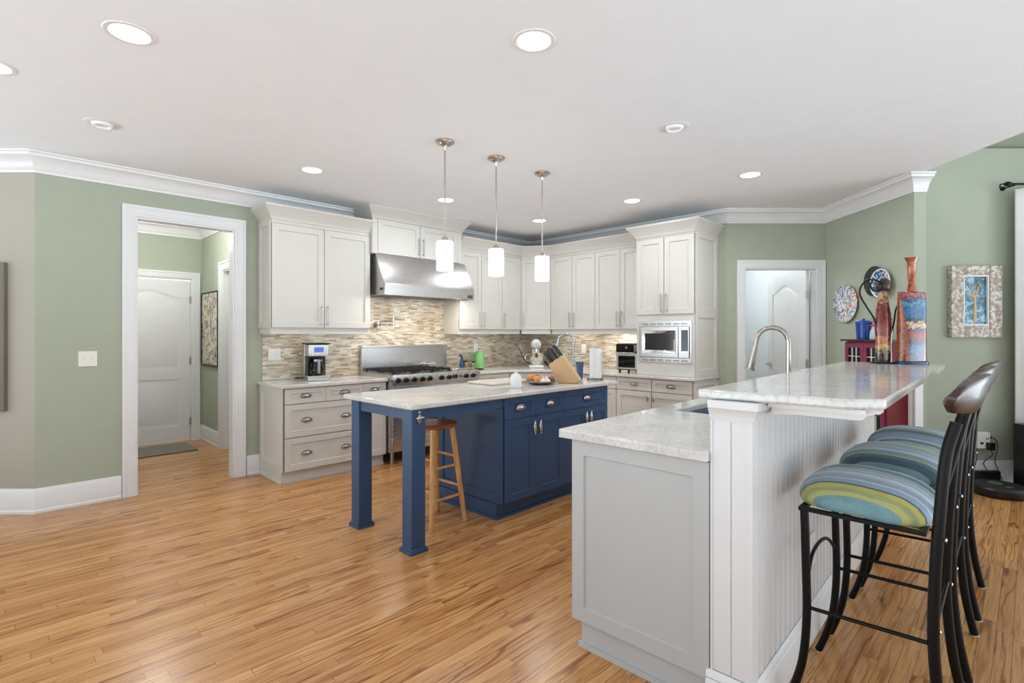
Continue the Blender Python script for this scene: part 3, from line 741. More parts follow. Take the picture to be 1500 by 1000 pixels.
# ------------------------------------------------------------------ range
RX, RY = 2.958, 4.72
t = thing('gas_range', 'wide stainless steel gas range with black knobs and a tall back guard', 'range', (RX, RY, 0))
rw = 1.216
m = MB(); m.box(0, rw, 0.05, 0.70, 0.13, 0.905); obj('body', m, 'stainless', t)
m = MB(); m.prism([(0.050, 0.835), (0.012, 0.840), (0.0, 0.925), (0.008, 0.948), (0.030, 0.953), (0.70, 0.953), (0.70, 0.907), (0.05, 0.907)], 0, rw, 'x'); obj('control_panel', m, 'stainless', t)
m = MB(); m.box(0, rw, 0.655, 0.70, 0.9535, 1.252); m.box(0, rw, 0.640, 0.655, 1.225, 1.252); obj('back_guard', m, 'stainless', t, bevel=0.004)
for px in (582.5, 594, 606, 618, 629, 646, 657, 682, 692):
    x = RY*ratio(px)-RX; m = MB(); zc = 0.893
    m.mi = 0; m.cyl((x, 0.006, zc), (x, -0.006, zc), 0.034, 0.031, 20)
    m.mi = 1; m.cyl((x, -0.0062, zc), (x, -0.034, zc), 0.026, 0.023, 20); m.box(x-0.005, x+0.005, -0.044, -0.0342, zc-0.022, zc+0.022)
    obj('knob', m, ('chrome', 'black_plastic'), t)
x = RY*ratio(667)-RX; m = MB(); m.box(x-0.036, x+0.036, -0.004, 0.004, 0.873, 0.915); m.mi = 1
for k in range(4): m.box(x-0.026+k*0.0145, x-0.017+k*0.0145, -0.0052, -0.0042, 0.885, 0.903)
obj('display', m, ('black_plastic', 'red_digits'), t)
for px in (574, 674.5, 698):
    x = RY*ratio(px)-RX; m = MB(); m.cyl((x, 0.004, 0.893), (x, -0.006, 0.893), 0.008 if px != 674.5 else 0.012, seg=12); obj('button', m, 'black_plastic', t)
for bx in (0.04, 0.30, 0.56):
    m = MB(); w = 0.245
    for k in range(4): m.box(bx+k*(w-0.014)/3, bx+0.014+k*(w-0.014)/3, 0.06, 0.63, 0.972, 0.988)
    for k in range(5): m.box(bx, bx+w, 0.06+k*0.139, 0.074+k*0.139, 0.9885, 0.998)
    for qx in (bx, bx+w-0.014):
        for qy in (0.06, 0.616): m.box(qx, qx+0.014, qy, qy+0.014, 0.9532, 0.972)
    obj('burner_grate', m, 'cast_iron', t)
    for qy in (0.19, 0.49):
        m = MB(); m.lathe([(0.052, 0.9535), (0.052, 0.962), (0.038, 0.969), (0.0, 0.970)], (bx+w/2, qy, 0)); obj('burner', m, 'cast_iron', t)
m = MB(); m.box(0.83, 1.19, 0.06, 0.62, 0.9535, 0.976); obj('griddle', m, 'copper_steel', t, bevel=0.004)
for x0, x1 in ((0.01, 0.735), (0.745, 1.206)):
    m = MB(); m.box(x0, x1, 0.02, 0.0495, 0.30, 0.825); d = obj('oven_door', m, 'stainless', t, bevel=0.004)
    m = MB(); m.cyl((x0+0.04, -0.035, 0.775), (x1-0.04, -0.035, 0.775), 0.014, seg=14)
    for xx in (x0+0.07, x1-0.07): m.cyl((xx, 0.02, 0.775), (xx, -0.035, 0.775), 0.009, seg=10)
    obj('door_handle', m, 'chrome', d)
    m = MB(); m.box(x0+0.13, x1-0.13, 0.016, 0.0198, 0.42, 0.66); obj('door_window', m, 'black_glass', d)
m = MB(); m.box(0.01, 1.206, 0.028, 0.0495, 0.135, 0.29); d = obj('warming_drawer', m, 'stainless', t, bevel=0.004)
m = MB(); m.box(0.05, 1.166, -0.005, 0.027, 0.245, 0.262); obj('drawer_handle', m, 'chrome', d)
for fx in (0.05, 1.166):
    for fy in (0.10, 0.65):
        m = MB(); m.cyl((fx, fy, 0), (fx, fy, 0.1295), 0.022, 0.018, 12); obj('foot', m, 'pewter', t)
# things on the range
m = MB()
for k in range(9):
    a = k*0.7; m.ball((0.04*math.cos(a)+0.012*k-0.05, 0.03*math.sin(a), 0.018+0.006*(k % 3)), 0.035, 0.024, 0.017, seg=9, rows=6, mat=Matrix.Rotation(a, 3, 'Z'))
tag(obj('foil_tray', m, 'foil', loc=(3.73, 5.20, 0.9995), angle=5), 'crumpled silver foil pan on the range burners', 'foil')
m = MB(); m.box(-0.16, 0.16, -0.13, 0.13, 0.0, 0.012); m.box(-0.16, 0.16, -0.13, -0.12, 0.012, 0.018); m.box(-0.16, 0.16, 0.12, 0.13, 0.012, 0.018)
tag(obj('tray', m, 'black_metal', loc=(4.40, 5.22, 0.917), bevel=0.003), 'black tray right of the range holding jars', 'tray')
m = MB(); m.lathe([(0.036, 0), (0.040, 0.01), (0.034, 0.06), (0.018, 0.12), (0.016, 0.15)], seg=14)
m.tube([(0, 0, 0.15), (-0.01, 0, 0.175), (-0.045, 0, 0.178)], 0.014, 8)
tag(obj('spray_bottle', m, 'teal_bottle', loc=(4.30, 5.22, 0.930)), 'dark blue patterned bottle with bent neck on the black tray', 'bottle')
for x, y, r, h, lab in ((4.40, 5.26, 0.036, 0.085, 'larger glass spice jar beside the blue bottle'), (4.50, 5.22, 0.026, 0.075, 'small glass spice jar nearest the green pitcher')):
    t = thing('spice_jar', lab, 'jar', (x, y, 0.930), group='jars on the black tray')
    m = MB(); m.lathe([(r, 0), (r, h-0.01), (r*0.8, h)], seg=16); obj('jar', m, 'jar_glass', t)
    m = MB(); m.lathe([(r*0.86, h+0.0005), (r*0.86, h+0.02), (0, h+0.021)], seg=16); obj('lid', m, 'black_plastic', t)
t = thing('pitcher', 'mint green pitcher on the counter right of the range', 'pitcher', (4.665, 5.29, 0.917), -PI/4)
m = MB(); m.lathe([(0.066, 0), (0.072, 0.02), (0.066, 0.14), (0.056, 0.20), (0.052, 0.225)], seg=24); obj('body', m, 'green_enamel', t)
m = MB(); m.lathe([(0.053, 0.2255), (0.040, 0.236), (0, 0.240)], seg=24); obj('lid', m, 'green_enamel', t)
m = MB(); m.tube([(-0.052, 0, 0.205), (-0.095, 0, 0.20), (-0.105, 0, 0.12), (-0.070, 0, 0.06)], 0.009, smooth=5); obj('handle', m, 'green_enamel', t)
# pot filler
t = thing('pot_filler', 'jointed chrome pot filler tap on the tiles above the range', 'tap', (3.17, YW-0.0080, 1.49))
m = MB(); m.cyl((0, 0, 0), (0, -0.02, 0), 0.034, 0.026); m.cyl((0, -0.02, 0), (0, -0.075, 0), 0.012); obj('wall_flange', m, 'bronze_nickel', t)
m = MB(); m.cyl((0, -0.06, -0.03), (0, -0.06, 0.05), 0.013); m.cyl((0.0, -0.06, 0.045), (0.20, -0.06, 0.045), 0.009); m.cyl((0.02, -0.06, -0.005), (0.10, -0.06, -0.005), 0.006); obj('arm', m, 'chrome', t)
m = MB(); m.cyl((0.20, -0.06, 0.0), (0.20, -0.06, 0.115), 0.012); m.cyl((0.20, -0.06, 0.108), (0.38, -0.075, 0.108), 0.009); m.tube([(0.38, -0.075, 0.108), (0.405, -0.077, 0.10), (0.41, -0.077, 0.06)], 0.009, smooth=4); m.cyl((0.21, -0.06, 0.055), (0.30, -0.07, 0.055), 0.005); obj('spout_arm', m, 'chrome', t)

# ------------------------------------------------------------------ coffee maker
t = thing('coffee_maker', 'steel and black drip coffee maker on the left countertop', 'coffee maker', (2.33, 5.16, 0.917), math.radians(-12))
m = MB(); m.box(-0.105, 0.105, 0.04, 0.17, 0.0, 0.365); m.box(-0.10, 0.10, -0.13, 0.04, 0.245, 0.365); obj('housing', m, 'stainless', t, bevel=0.008)
m = MB(); m.box(-0.108, 0.108, -0.135, 0.172, 0.3655, 0.378); obj('lid', m, 'black_plastic', t, bevel=0.004)
m = MB(); m.box(-0.105, 0.105, -0.135, 0.039, 0.0, 0.05); obj('base', m, 'stainless', t, bevel=0.006)
m = MB(); m.box(-0.10, 0.10, 0.030, 0.0395, 0.0505, 0.2445); m.box(-0.103, -0.092, -0.10, 0.03, 0.0505, 0.2445); obj('recess', m, 'black_plastic', t)
m = MB(); m.box(-0.045, 0.045, -0.134, -0.1305, 0.285, 0.335); obj('display', m, 'screen_blue', t)
for k in range(5):
    m = MB(); m.cyl((-0.072+k*0.036, -0.131, 0.262), (-0.072+k*0.036, -0.136, 0.262), 0.007, seg=10); obj('button', m, 'chrome', t)
m = MB(); m.lathe([(0.055, 0.051), (0.066, 0.07), (0.068, 0.12), (0.055, 0.175), (0.050, 0.19)], (0, -0.05, 0), 24); cf = obj('carafe', m, 'smoked_glass', t)
m = MB(); m.lathe([(0.052, 0.1905), (0.052, 0.212), (0.03, 0.222), (0, 0.223)], (0, -0.05, 0), 20); m.box(-0.012, 0.012, -0.125, -0.098, 0.185, 0.205); m.box(-0.012, 0.012, -0.135, -0.122, 0.075, 0.205); obj('carafe_handle', m, 'pewter', cf)
m = MB(); m.tube([(-0.06, 0.18, 0.03), (-0.10, 0.19, 0.012), (-0.15, 0.15, 0.012), (-0.17, 0.18, 0.014), (-0.13, 0.20, 0.014)], 0.006, smooth=5); obj('power_cord', m, 'black_plastic', t)

# ------------------------------------------------------------------ microwave
t = thing('microwave', 'built in stainless steel microwave in the tall cabinet', 'microwave', (5.285, 3.243, 0), -PI/2)
a0, a1, z0, z1 = 0.0285, 0.6745, 1.069, 1.5275
m = MB(); m.box(a0, a1, 0.004, 0.02, z1-0.055, z1); m.box(a0, a1, 0.004, 0.02, z0, z0+0.05); m.box(a0, a0+0.02, 0.004, 0.02, z0+0.05, z1-0.055); m.box(a1-0.02, a1, 0.004, 0.02, z0+0.05, z1-0.055); obj('trim_kit', m, 'stainless', t)
m = MB()
for k in range(6):
    x = a0+0.05+k*0.095
    for zz in (z1-0.040, z1-0.028): m.box(x, x+0.075, 0.0025, 0.0038, zz, zz+0.005)
    for zz in (z0+0.014, z0+0.026): m.box(x, x+0.075, 0.0025, 0.0038, zz, zz+0.005)
obj('vent', m, 'dark_gap', t)
m = MB(); m.box(a0+0.022, a1-0.022, 0.0, 0.45, z0+0.055, z1-0.06); obj('body', m, 'stainless', t)
dx0, dx1 = a0+0.030, a1-0.150; dz0, dz1 = z0+0.060, z1-0.065
m = MB(); m.box(dx0, dx1, -0.012, -0.0005, dz0, dz1); fr = obj('door', m, 'stainless', t, bevel=0.003)
m = MB()
O = [(dx0+0.035, dz0+0.04), (dx1-0.028, dz0+0.04), (dx1-0.028, dz1-0.04), (dx0+0.035, dz1-0.04)]
I = [(dx0+0.065, dz0+0.075), (dx1-0.05, dz0+0.075), (dx1-0.05, dz1-0.07), (dx0+0.065, dz1-0.07)]
m.rings([[(p[0], -0.0125, p[1]) for p in O], [(p[0], -0.026, p[1]) for p in O], [(p[0], -0.016, p[1]) for p in I], [(p[0], -0.0126, p[1]) for p in I]], cap=False); obj('window_frame', m, 'chrome', fr)
m = MB(); m.box(I[0][0], I[1][0], -0.0165, -0.0128, I[0][1], I[2][1]); obj('window_glass', m, 'charcoal_glass', fr)
m = MB(); m.box(dx1+0.035, dx1+0.108, -0.006, -0.0004, dz0+0.07, dz1-0.035); cpn = obj('control_panel', m, 'black_glass', t)
m = MB()
for r in range(6):
    for c in range(3): m.box(dx1+0.046+c*0.019, dx1+0.058+c*0.019, -0.0068, -0.0061, dz0+0.085+r*0.026, dz0+0.097+r*0.026)
obj('keypad', m, 'charcoal_glass', cpn)
for xx in (a0+0.0215, a1-0.0275):
    m = MB(); m.box(xx, xx+0.006, -0.003, -0.0005, dz0, dz1); obj('side_gap', m, 'dark_gap', t)

# toaster oven
t = thing('toaster_oven', 'steel and black toaster oven beside the microwave cabinet', 'toaster oven', (5.38, 3.585, 0.917), -PI/2)
w, h, d = 0.300, 0.355, 0.28
m = MB(); m.box(0, w, 0.012, d, 0.03, h); obj('body', m, 'black_plastic', t, bevel=0.012)
m = MB(); m.box(0.004, w-0.004, 0.0, 0.0115, 0.245, h-0.012); obj('control_panel', m, 'black_glass', t)
m = MB(); m.box(0.004, w-0.004, 0.002, 0.0115, 0.045, 0.236); dr = obj('door', m, 'stainless', t)
m = MB(); m.box(0.035, w-0.035, -0.001, 0.0015, 0.065, 0.205); obj('door_glass', m, 'black_glass', dr)
m = MB(); m.cyl((0.02, -0.03, 0.240), (w-0.02, -0.03, 0.240), 0.008); m.cyl((0.04, 0.002, 0.232), (0.04, -0.03, 0.240), 0.005); m.cyl((w-0.04, 0.002, 0.232), (w-0.04, -0.03, 0.240), 0.005); obj('door_handle', m, 'chrome', dr)
m = MB(); m.cyl((w*0.52, 0, 0.305), (w*0.52, -0.014, 0.305), 0.014); obj('knob', m, 'chrome', t)
m = MB(); m.box(w-0.05, w-0.006, -0.003, -0.0005, 0.255, h-0.02); obj('side_trim', m, 'chrome', t)
for fx in (0.03, w-0.03):
    for fy in (0.04, d-0.04):
        m = MB(); m.cyl((fx, fy, 0), (fx, fy, 0.0295), 0.013, seg=10); obj('foot', m, 'rubber', t)

# stand mixer in the corner
t = thing('stand_mixer', 'white stand mixer with steel bowl in the corner of the counter', 'mixer', (5.41, 4.93, 0.917), -PI/4)
m = MB(); m.box(-0.10, 0.10, -0.17, 0.17, 0.0, 0.035); obj('base', m, 'white_ceramic', t, bevel=0.015)
m = MB(); m.rings([[(0.05*math.cos(2*PI*i/16), 0.12+0.05*math.sin(2*PI*i/16), z) for i in range(16)] for z in (0.0355, 0.12, 0.25)]); obj('column', m, 'white_ceramic', t)
m = MB(); m.ball((0, -0.01, 0.325), 0.075, 0.19, 0.075, 20, 12); hd = obj('head', m, 'white_ceramic', t)
m = MB(); m.cyl((0, -0.175, 0.33), (0, -0.205, 0.33), 0.026); obj('attachment_hub', m, 'chrome', hd)
m = MB(); m.cyl((0, -0.09, 0.262), (0, -0.09, 0.215), 0.024); m.tube([(0, -0.09, 0.215), (0.03, -0.09, 0.16), (0.03, -0.09, 0.10), (0, -0.09, 0.08), (-0.03, -0.09, 0.10), (-0.03, -0.09, 0.16), (0, -0.09, 0.215)], 0.004, 6); obj('beater', m, 'chrome', hd)
m = MB(); m.lathe([(0.055, 0.0355), (0.06, 0.045), (0.092, 0.09), (0.105, 0.15), (0.108, 0.20), (0.104, 0.20), (0.10, 0.15), (0.085, 0.09), (0.0, 0.05)], (0, -0.075, 0), 28, cap=False); obj('bowl', m, 'copper_steel', t)
m = MB(); m.tube([(-0.105, -0.075, 0.19), (-0.15, -0.075, 0.17), (-0.15, -0.075, 0.11), (-0.10, -0.075, 0.10)], 0.006, smooth=4); obj('bowl_handle', m, 'chrome', t)
m = MB(); m.tube([(-0.06, 0.16, 0.02), (-0.16, 0.16, 0.10), (-0.22, 0.22, 0.22), (-0.25, 0.28, 0.27)], 0.006, smooth=5); obj('power_cord', m, 'black_plastic', t)

def faucet(name, label, loc, rz, h, reach, mat, drop=0.16, r=0.012):
    t = thing(name, label, 'faucet', loc, rz)
    m = MB(); m.lathe([(0.030, 0), (0.030, 0.008), (0.020, 0.018), (0.017, 0.07)], seg=18); obj('base', m, mat, t)
    k = reach/2
    pts = [(0, 0, 0.07), (0, 0, h-k)] + [(k-k*math.cos(PI*i/8), 0, h-k+k*math.sin(PI*i/8)) for i in range(1, 8)]
    e = pts[-1]; tip = (reach+0.03, 0, h-drop-0.09)
    m = MB(); m.tube(pts+[(reach+0.003, 0, h-k-0.02)], r, 12); obj('neck', m, mat, t)
    m = MB(); m.cyl((reach+0.003, 0, h-k-0.021), tip, r*1.25, r*1.45, 14); m.cyl(tip, (tip[0]+0.003, 0, tip[2]-0.012), r*1.9, r*2.0, 14); obj('spray_head', m, mat, t)
    m = MB(); m.cyl((0, 0.017, 0.05), (0, 0.045, 0.05), 0.011); m.cyl((0, 0.040, 0.05), (-0.01, 0.05, 0.13), 0.006, 0.005); obj('lever', m, mat, t)
    return t
faucet('kitchen_faucet', 'tall chrome gooseneck faucet at the corner sink behind the knife block', (5.50, 4.335, 0.917), PI*0.75, 0.47, 0.21, 'blue_reflect_chrome', 0.12, 0.0125)

# ------------------------------------------------------------------ island
IZ = 0.945; IR = math.radians(1.0)
t = thing('kitchen_island', 'navy blue kitchen island with two square legs and door and drawer fronts', 'island', (1.831, 2.716, 0), IR)
nv = 'navy_paint'
bx0, bx1, by0, by1 = 0.850, 2.215, 0.052, 0.80
m = MB(); m.box(bx0, bx1, by0, by1, 0.115, IZ-0.037); obj('carcass', m, nv, t)
m = MB(); m.box(bx0-0.028, bx1-0.02, by0+0.035, by1+0.02, 0.0, 0.1145); m.box(bx0-0.042, bx1-0.02, by0+0.021, by1+0.034, 0, 0.020); obj('plinth', m, nv, t)
m = MB(); m.shaker(-(by1), -(by0-0.016), 0.118, IZ-0.115, y=bx0-0.022, t=0.0215, rail=0.07); m.tf(Matrix.Rotation(-PI/2, 4, 'Z')); obj('end_panel', m, nv, t)
fy = by0-0.0205
U = [(0.853, 1.204), (1.207, 1.568), (1.571, 2.212)]
def fdoor(x0, x1, z0, z1, leaf):
    m = MB(); m.shaker(x0, x1, z0, z1, y=fy, rail=0.058, rec=0.010); d = obj('door', m, nv, t)
    if leaf: leaf_pull(d, leaf, z1-0.085, 'chrome', fy)
def fdrawer(x0, x1):
    m = MB(); m.shaker(x0, x1, 0.742, IZ-0.042, y=fy, rail=0.045, rec=0.010); d = obj('drawer', m, nv, t); cup_pull(d, (x0+x1)/2, 0.825, 'chrome', fy)
for u in U: fdrawer(*u)
fdoor(0.853, 1.204, 0.118, 0.738, 1.172); fdoor(1.207, 1.568, 0.118, 0.738, 1.240)
fdoor(1.571, 1.890, 0.118, 0.738, 1.858); fdoor(1.893, 2.212, 0.118, 0.738, 1.925)
for y0 in (0.018, 0.660):
    m = MB(); x0 = 0.018; m.box(x0, x0+0.105, y0, y0+0.105, 0.0, IZ-0.037)
    m.box(x0-0.014, x0+0.119, y0-0.014, y0+0.119, 0, 0.022); m.box(x0-0.007, x0+0.112, y0-0.007, y0+0.112, 0.022, 0.032); obj('leg', m, nv, t, bevel=0.003)
m = MB(); m.box(0.1235, bx0-0.023, 0.028, 0.050, IZ-0.105, IZ-0.037); m.box(0.030, 0.052, 0.1235, 0.6595, IZ-0.105, IZ-0.037); m.box(0.1235, bx0-0.023, 0.735, 0.757, IZ-0.105, IZ-0.037); obj('apron', m, nv, t)
m = MB(); m.prism([(0, 0), (2.335, 0), (2.335, 0.86), (0, 0.86)], IZ-0.036, IZ)
tag(obj('countertop', m, 'quartz', loc=(1.831, 2.716, 0), rz=IR, bevel=0.009), 'white quartz countertop of the navy island', 'countertop')
t = thing('bottle_opener', 'cast metal bottle opener screwed to the front island leg', 'bottle opener', (1.905, 2.7335, 0.845), IR)
m = MB(); m.ball((0, -0.004, 0.042), 0.012, 0.004, 0.012); m.ball((0, -0.004, 0.0), 0.016, 0.004, 0.030); obj('plate', m, 'pewter', t)
m = MB(); m.tube([(-0.026, -0.012, 0.010), (-0.012, -0.028, 0.014), (0.012, -0.028, 0.014), (0.026, -0.012, 0.010)], 0.007, smooth=4); obj('hook', m, 'chrome', t)

# round wooden stool under the island
t = thing('wooden_stool', 'round backless wooden stool tucked under the navy island', 'stool', (2.315, 3.125, 0), math.radians(3))
m = MB(); m.lathe([(0.150, 0.700), (0.165, 0.708), (0.168, 0.722), (0.160, 0.733), (0.0, 0.730)], seg=36); obj('seat', m, 'stool_seat_wood', t)
legs = []
for sx in (-1, 1):
    for sy in (-1, 1):
        a, b = Vector((sx*0.158, sy*0.158, 0)), Vector((sx*0.090, sy*0.090, 0.6995)); legs.append((a, b))
        m = MB(); m.cyl(a, b, 0.0175, 0.022, 14); obj('leg', m, 'stool_leg_wood', t)
def atz(i, z): a, b = legs[i]; return a.lerp(b, z/0.6995)
for i, j, z in ((0, 2, 0.20), (1, 3, 0.20), (0, 1, 0.26), (2, 3, 0.26), (0, 2, 0.42), (1, 3, 0.42), (0, 1, 0.48), (2, 3, 0.48)):
    m = MB(); p, q = atz(i, z), atz(j, z); d = (q-p).normalized()*0.018; m.cyl(p+d, q-d, 0.010, seg=10); obj('rung', m, 'stool_leg_wood', t)

# things on the island
iz = IZ+0.001
m = MB(); m.box(0, 0.52, 0, 0.33, 0, 0.020)
tag(obj('cutting_board', m, 'board_wood', loc=(2.99, 3.215, iz), rz=math.radians(2), bevel=0.006), 'pale wooden cutting board on the island', 'cutting board')
t = thing('jar', 'white lidded ceramic jar at the front of the island', 'jar', (3.01, 2.965, iz))
m = MB(); m.lathe([(0.043, 0), (0.047, 0.01), (0.047, 0.085), (0.036, 0.108), (0.024, 0.113)], seg=28); obj('body', m, 'white_ceramic', t)
m = MB(); m.lathe([(0.026, 0.1135), (0.024, 0.118), (0.010, 0.121), (0.011, 0.132), (0, 0.134)], seg=20); obj('lid', m, 'white_ceramic', t)
px_, py_ = 3.40, 3.045
m = MB(); m.lathe([(0.06, 0), (0.10, 0.006), (0.150, 0.026), (0.150, 0.031), (0.098, 0.013), (0.0, 0.009)], seg=40, cap=False)
tag(obj('platter', m, 'pewter', loc=(px_, py_, iz)), 'dark metal platter holding fruit and garlic on the island', 'platter')
def pxo(dx, dd): v = cw(dx, dd); return (px_+v.x, py_+v.y)
for nm, dx, dd, r, mat, lab, cat in (
    ('orange', -0.035, -0.055, 0.033, 'orange_skin', 'small orange at the front of the platter', 'fruit'), ('peach', -0.085, 0.0, 0.040, 'peach_skin', 'large peach at the left of the platter', 'fruit'),
    ('onion', -0.03, 0.05, 0.034, 'onion_skin', 'brown onion at the back of the platter', 'vegetable'), ('peach', 0.005, 0.005, 0.028, 'peach_skin', 'small peach in the middle of the platter', 'fruit'),
    ('onion', 0.10, 0.03, 0.032, 'onion_skin', 'brown onion against the knife block', 'vegetable')):
    x, y = pxo(dx, dd); t = thing(nm, lab, cat, (x, y, iz+0.012), group='fruit on the platter')
    m = MB(); m.ball((0, 0, r*0.95), r, r, r*0.95, 20, 12); obj('flesh', m, mat, t)
    m = MB(); m.cyl((0, 0, r*1.88), (0, 0, r*2.02), 0.004, 0.003, 8); obj('stem', m, 'stool_seat_wood', t)
for dx, dd, lab in ((0.055, -0.06, 'garlic bulb at the front right of the platter'), (0.015, -0.075, 'garlic bulb right of the small orange'), (0.055, 0.06, 'garlic bulb at the back of the platter')):
    x, y = pxo(dx, dd); m = MB(); m.lathe([(0.010, 0), (0.026, 0.008), (0.029, 0.020), (0.018, 0.036), (0.006, 0.045), (0.005, 0.058), (0, 0.059)], seg=14)
    tag(obj('garlic', m, 'garlic_skin', loc=(x, y, iz+0.012)), lab, 'garlic', 'garlic on the platter')
# knife block
kb = ray_z(830, 561.5, IZ)
t = thing('knife_block', 'leaning light wood knife block on the island', 'knife block', (kb.x, kb.y, iz), CR-math.radians(20))
m = MB(); m.prism([(-0.072, 0), (0.085, 0), (0.115, 0.030), (-0.040, 0.248), (-0.170, 0.158)], 0, 0.10, 'y'); obj('block', m, 'block_wood', t, bevel=0.004)
nx, nz = -0.583, 0.814
spots = [(0.86, 0.025, 'tallest black handled knife at the top right of the block', 0.125), (0.86, 0.075, 'black handled knife behind the topmost knife', 0.12), (0.58, 0.025, 'black handled knife second from the top of the block', 0.13), (0.58, 0.075, 'black handled knife at the back of the middle row', 0.12), (0.40, 0.025, 'black handled knife in the middle of the block', 0.12), (0.20, 0.025, 'black handled knife low in the front row of the block', 0.12), (0.20, 0.075, 'black handled knife low in the back row of the block', 0.11)]
R = Matrix.Rotation(CR-math.radians(20), 3, 'Z')
for f, dy, lab, L in spots:
    b = Vector((-0.170+0.130*f, dy, 0.158+0.090*f)); wp = R @ b + Vector((kb.x, kb.y, iz))
    k = thing('knife', lab, 'knife', wp, CR-math.radians(20), 'knives in the block')
    m = MB(); e = 0.0085; q = Vector((nx, 0, nz)); s_ = Vector((nz, 0, -nx))
    p0 = q*0.006; p1 = q*L
    m.hexa([tuple(p0-s_*0.011+Vector((0, -e, 0))), tuple(p0+s_*0.011+Vector((0, -e, 0))), tuple(p0+s_*0.011+Vector((0, e, 0))), tuple(p0-s_*0.011+Vector((0, e, 0))),
            tuple(p1-s_*0.015+Vector((0, -e, 0))), tuple(p1+s_*0.009+Vector((0, -e, 0))), tuple(p1+s_*0.009+Vector((0, e, 0))), tuple(p1-s_*0.015+Vector((0, e, 0)))])
    obj('handle', m, 'black_plastic', k, bevel=0.004)
    m = MB(); m.box(-0.001, 0.001, -0.0005, 0.0005, 0.0, 0.001); m.cyl(q*0.0008, q*0.0058, 0.009, seg=10); obj('bolster', m, 'chrome', k)
b = Vector((-0.150, 0.03, 0.125)); wp = R @ Vector((-0.158, 0.05, 0.130)) + Vector((kb.x, kb.y, iz))
k = thing('sharpening_steel', 'black handled tool poking from the lower left of the knife block', 'sharpener', wp, CR-math.radians(20))
m = MB(); m.cyl((-0.004, 0, 0.004), (-0.060, 0, 0.055), 0.011, 0.013, 12); obj('handle', m, 'black_plastic', k)
# tumbler and paper towels
v = ray_z(852, 555, IZ)
t = thing('tumbler', 'tall smoky blue plastic tumbler behind the knife block', 'tumbler', (4.07, 3.13, iz))
m = MB(); m.lathe([(0.027, 0), (0.030, 0.005), (0.034, 0.10), (0.042, 0.165), (0.039, 0.165), (0.030, 0.10), (0.026, 0.01), (0, 0.008)], seg=24, cap=False); obj('cup', m, 'blue_tumbler', t)
t = thing('paper_towel_holder', 'wire stand on the island holding a paper towel roll', 'holder', (4.075, 2.945, iz))
m = MB(); m.lathe([(0.075, 0.006), (0.080, 0.010), (0.075, 0.014)], seg=28, cap=False); obj('base_ring', m, 'pewter', t)
m = MB(); m.cyl((0, 0, 0.012), (0, 0, 0.33), 0.006); m.cyl((-0.075, 0, 0.010), (0.075, 0, 0.010), 0.004, seg=8); m.cyl((0, -0.075, 0.010), (0, 0.075, 0.010), 0.004, seg=8); obj('post', m, 'pewter', t)
for k in range(3):
    a = 0.4+k*2*PI/3; m = MB(); m.ball((0.078*math.cos(a), 0.078*math.sin(a), 0.007), 0.007, seg=10, rows=6); obj('foot', m, 'rubber', t)
m = MB(); m.tube([(0.075*math.cos(-2.0), 0.075*math.sin(-2.0), 0.010), (0.075*math.cos(-2.0), 0.075*math.sin(-2.0), 0.25), (0.068*math.cos(-1.7), 0.068*math.sin(-1.7), 0.255), (0.075*math.cos(-1.4), 0.075*math.sin(-1.4), 0.25), (0.075*math.cos(-1.4), 0.075*math.sin(-1.4), 0.010)], 0.003, 8); obj('tension_arm', m, 'pewter', t)
m = MB(); m.lathe([(0.010, 0.02), (0.056, 0.02), (0.056, 0.300), (0.010, 0.300), (0.010, 0.02)], seg=32, cap=False)
tag(obj('paper_towel_roll', m, 'paper', loc=(4.075, 2.945, iz)), 'white paper towel roll standing at the end of the island', 'paper towels')
# ------------------------------------------------------------------ peninsula and bar
PO = (1.853, 0.866); PR = math.radians(2.0); PZ = 0.955; BZ = 1.180
def pw(s, t, z=0.0): return Vector((PO[0]+s*math.cos(PR)-t*math.sin(PR), PO[1]+s*math.sin(PR)+t*math.cos(PR), z))
pp = 'peninsula_paint'; bw = 'bead_white'
t = thing('peninsula_cabinet', 'light grey peninsula base cabinet with a large plain end panel', 'cabinet', PO+(0,), PR)
m = MB(); m.prism([(0.022, 0.116), (2.55, 0.116), (2.55, PZ-0.075), (1.66, PZ-0.075), (1.66, 0.70), (0.84, 0.70), (0.84, PZ-0.075), (0.022, PZ-0.075)], -0.030, 0.565, 'y'); obj('carcass', m, pp, t)
m = MB(); m.shaker(-0.587, 0.032, 0.118, PZ-0.042, y=0.0, t=0.0215, rail=0.062, rec=0.009); m.tf(Matrix.Rotation(-PI/2, 4, 'Z')); obj('end_panel', m, pp, t)
m = MB(); m.box(0.018, 2.55, -0.030, 0.548, 0, 0.1155); m.box(0.004, 0.018, -0.020, 0.556, 0, 0.022); obj('toe_kick', m, pp, t)
for k in range(4):
    m = MB(); x0 = 0.03+k*0.62; m.shaker(-(x0+0.61), -x0, 0.118, PZ-0.05, y=-0.587, t=0.0215); m.tf(Matrix.Rotation(PI, 4, 'Z')); obj('door', m, pp, t)
s0, s1, t0, t1 = 0.885, 1.62, 0.10, 0.530
zt, zb = PZ, PZ-0.036
m = MB()
def rect(a, b, c, d, z): return [(a, c, z), (b, c, z), (b, d, z), (a, d, z)]
m.rings([rect(-0.020, 2.60, -0.0335, 0.650, zb), rect(-0.020, 2.60, -0.0335, 0.650, zt), rect(s0, s1, t0, t1, zt), rect(s0, s1, t0, t1, zb), rect(-0.020, 2.60, -0.0335, 0.650, zb)], cap=False)
tag(obj('countertop', m, 'quartz', loc=PO+(0,), rz=PR, bevel=0.009), 'white quartz countertop of the peninsula with a sink cut into it', 'countertop')
t = thing('sink', 'steel undermount sink in the peninsula countertop', 'sink', PO+(0,), PR)
m = MB(); a = 0.001
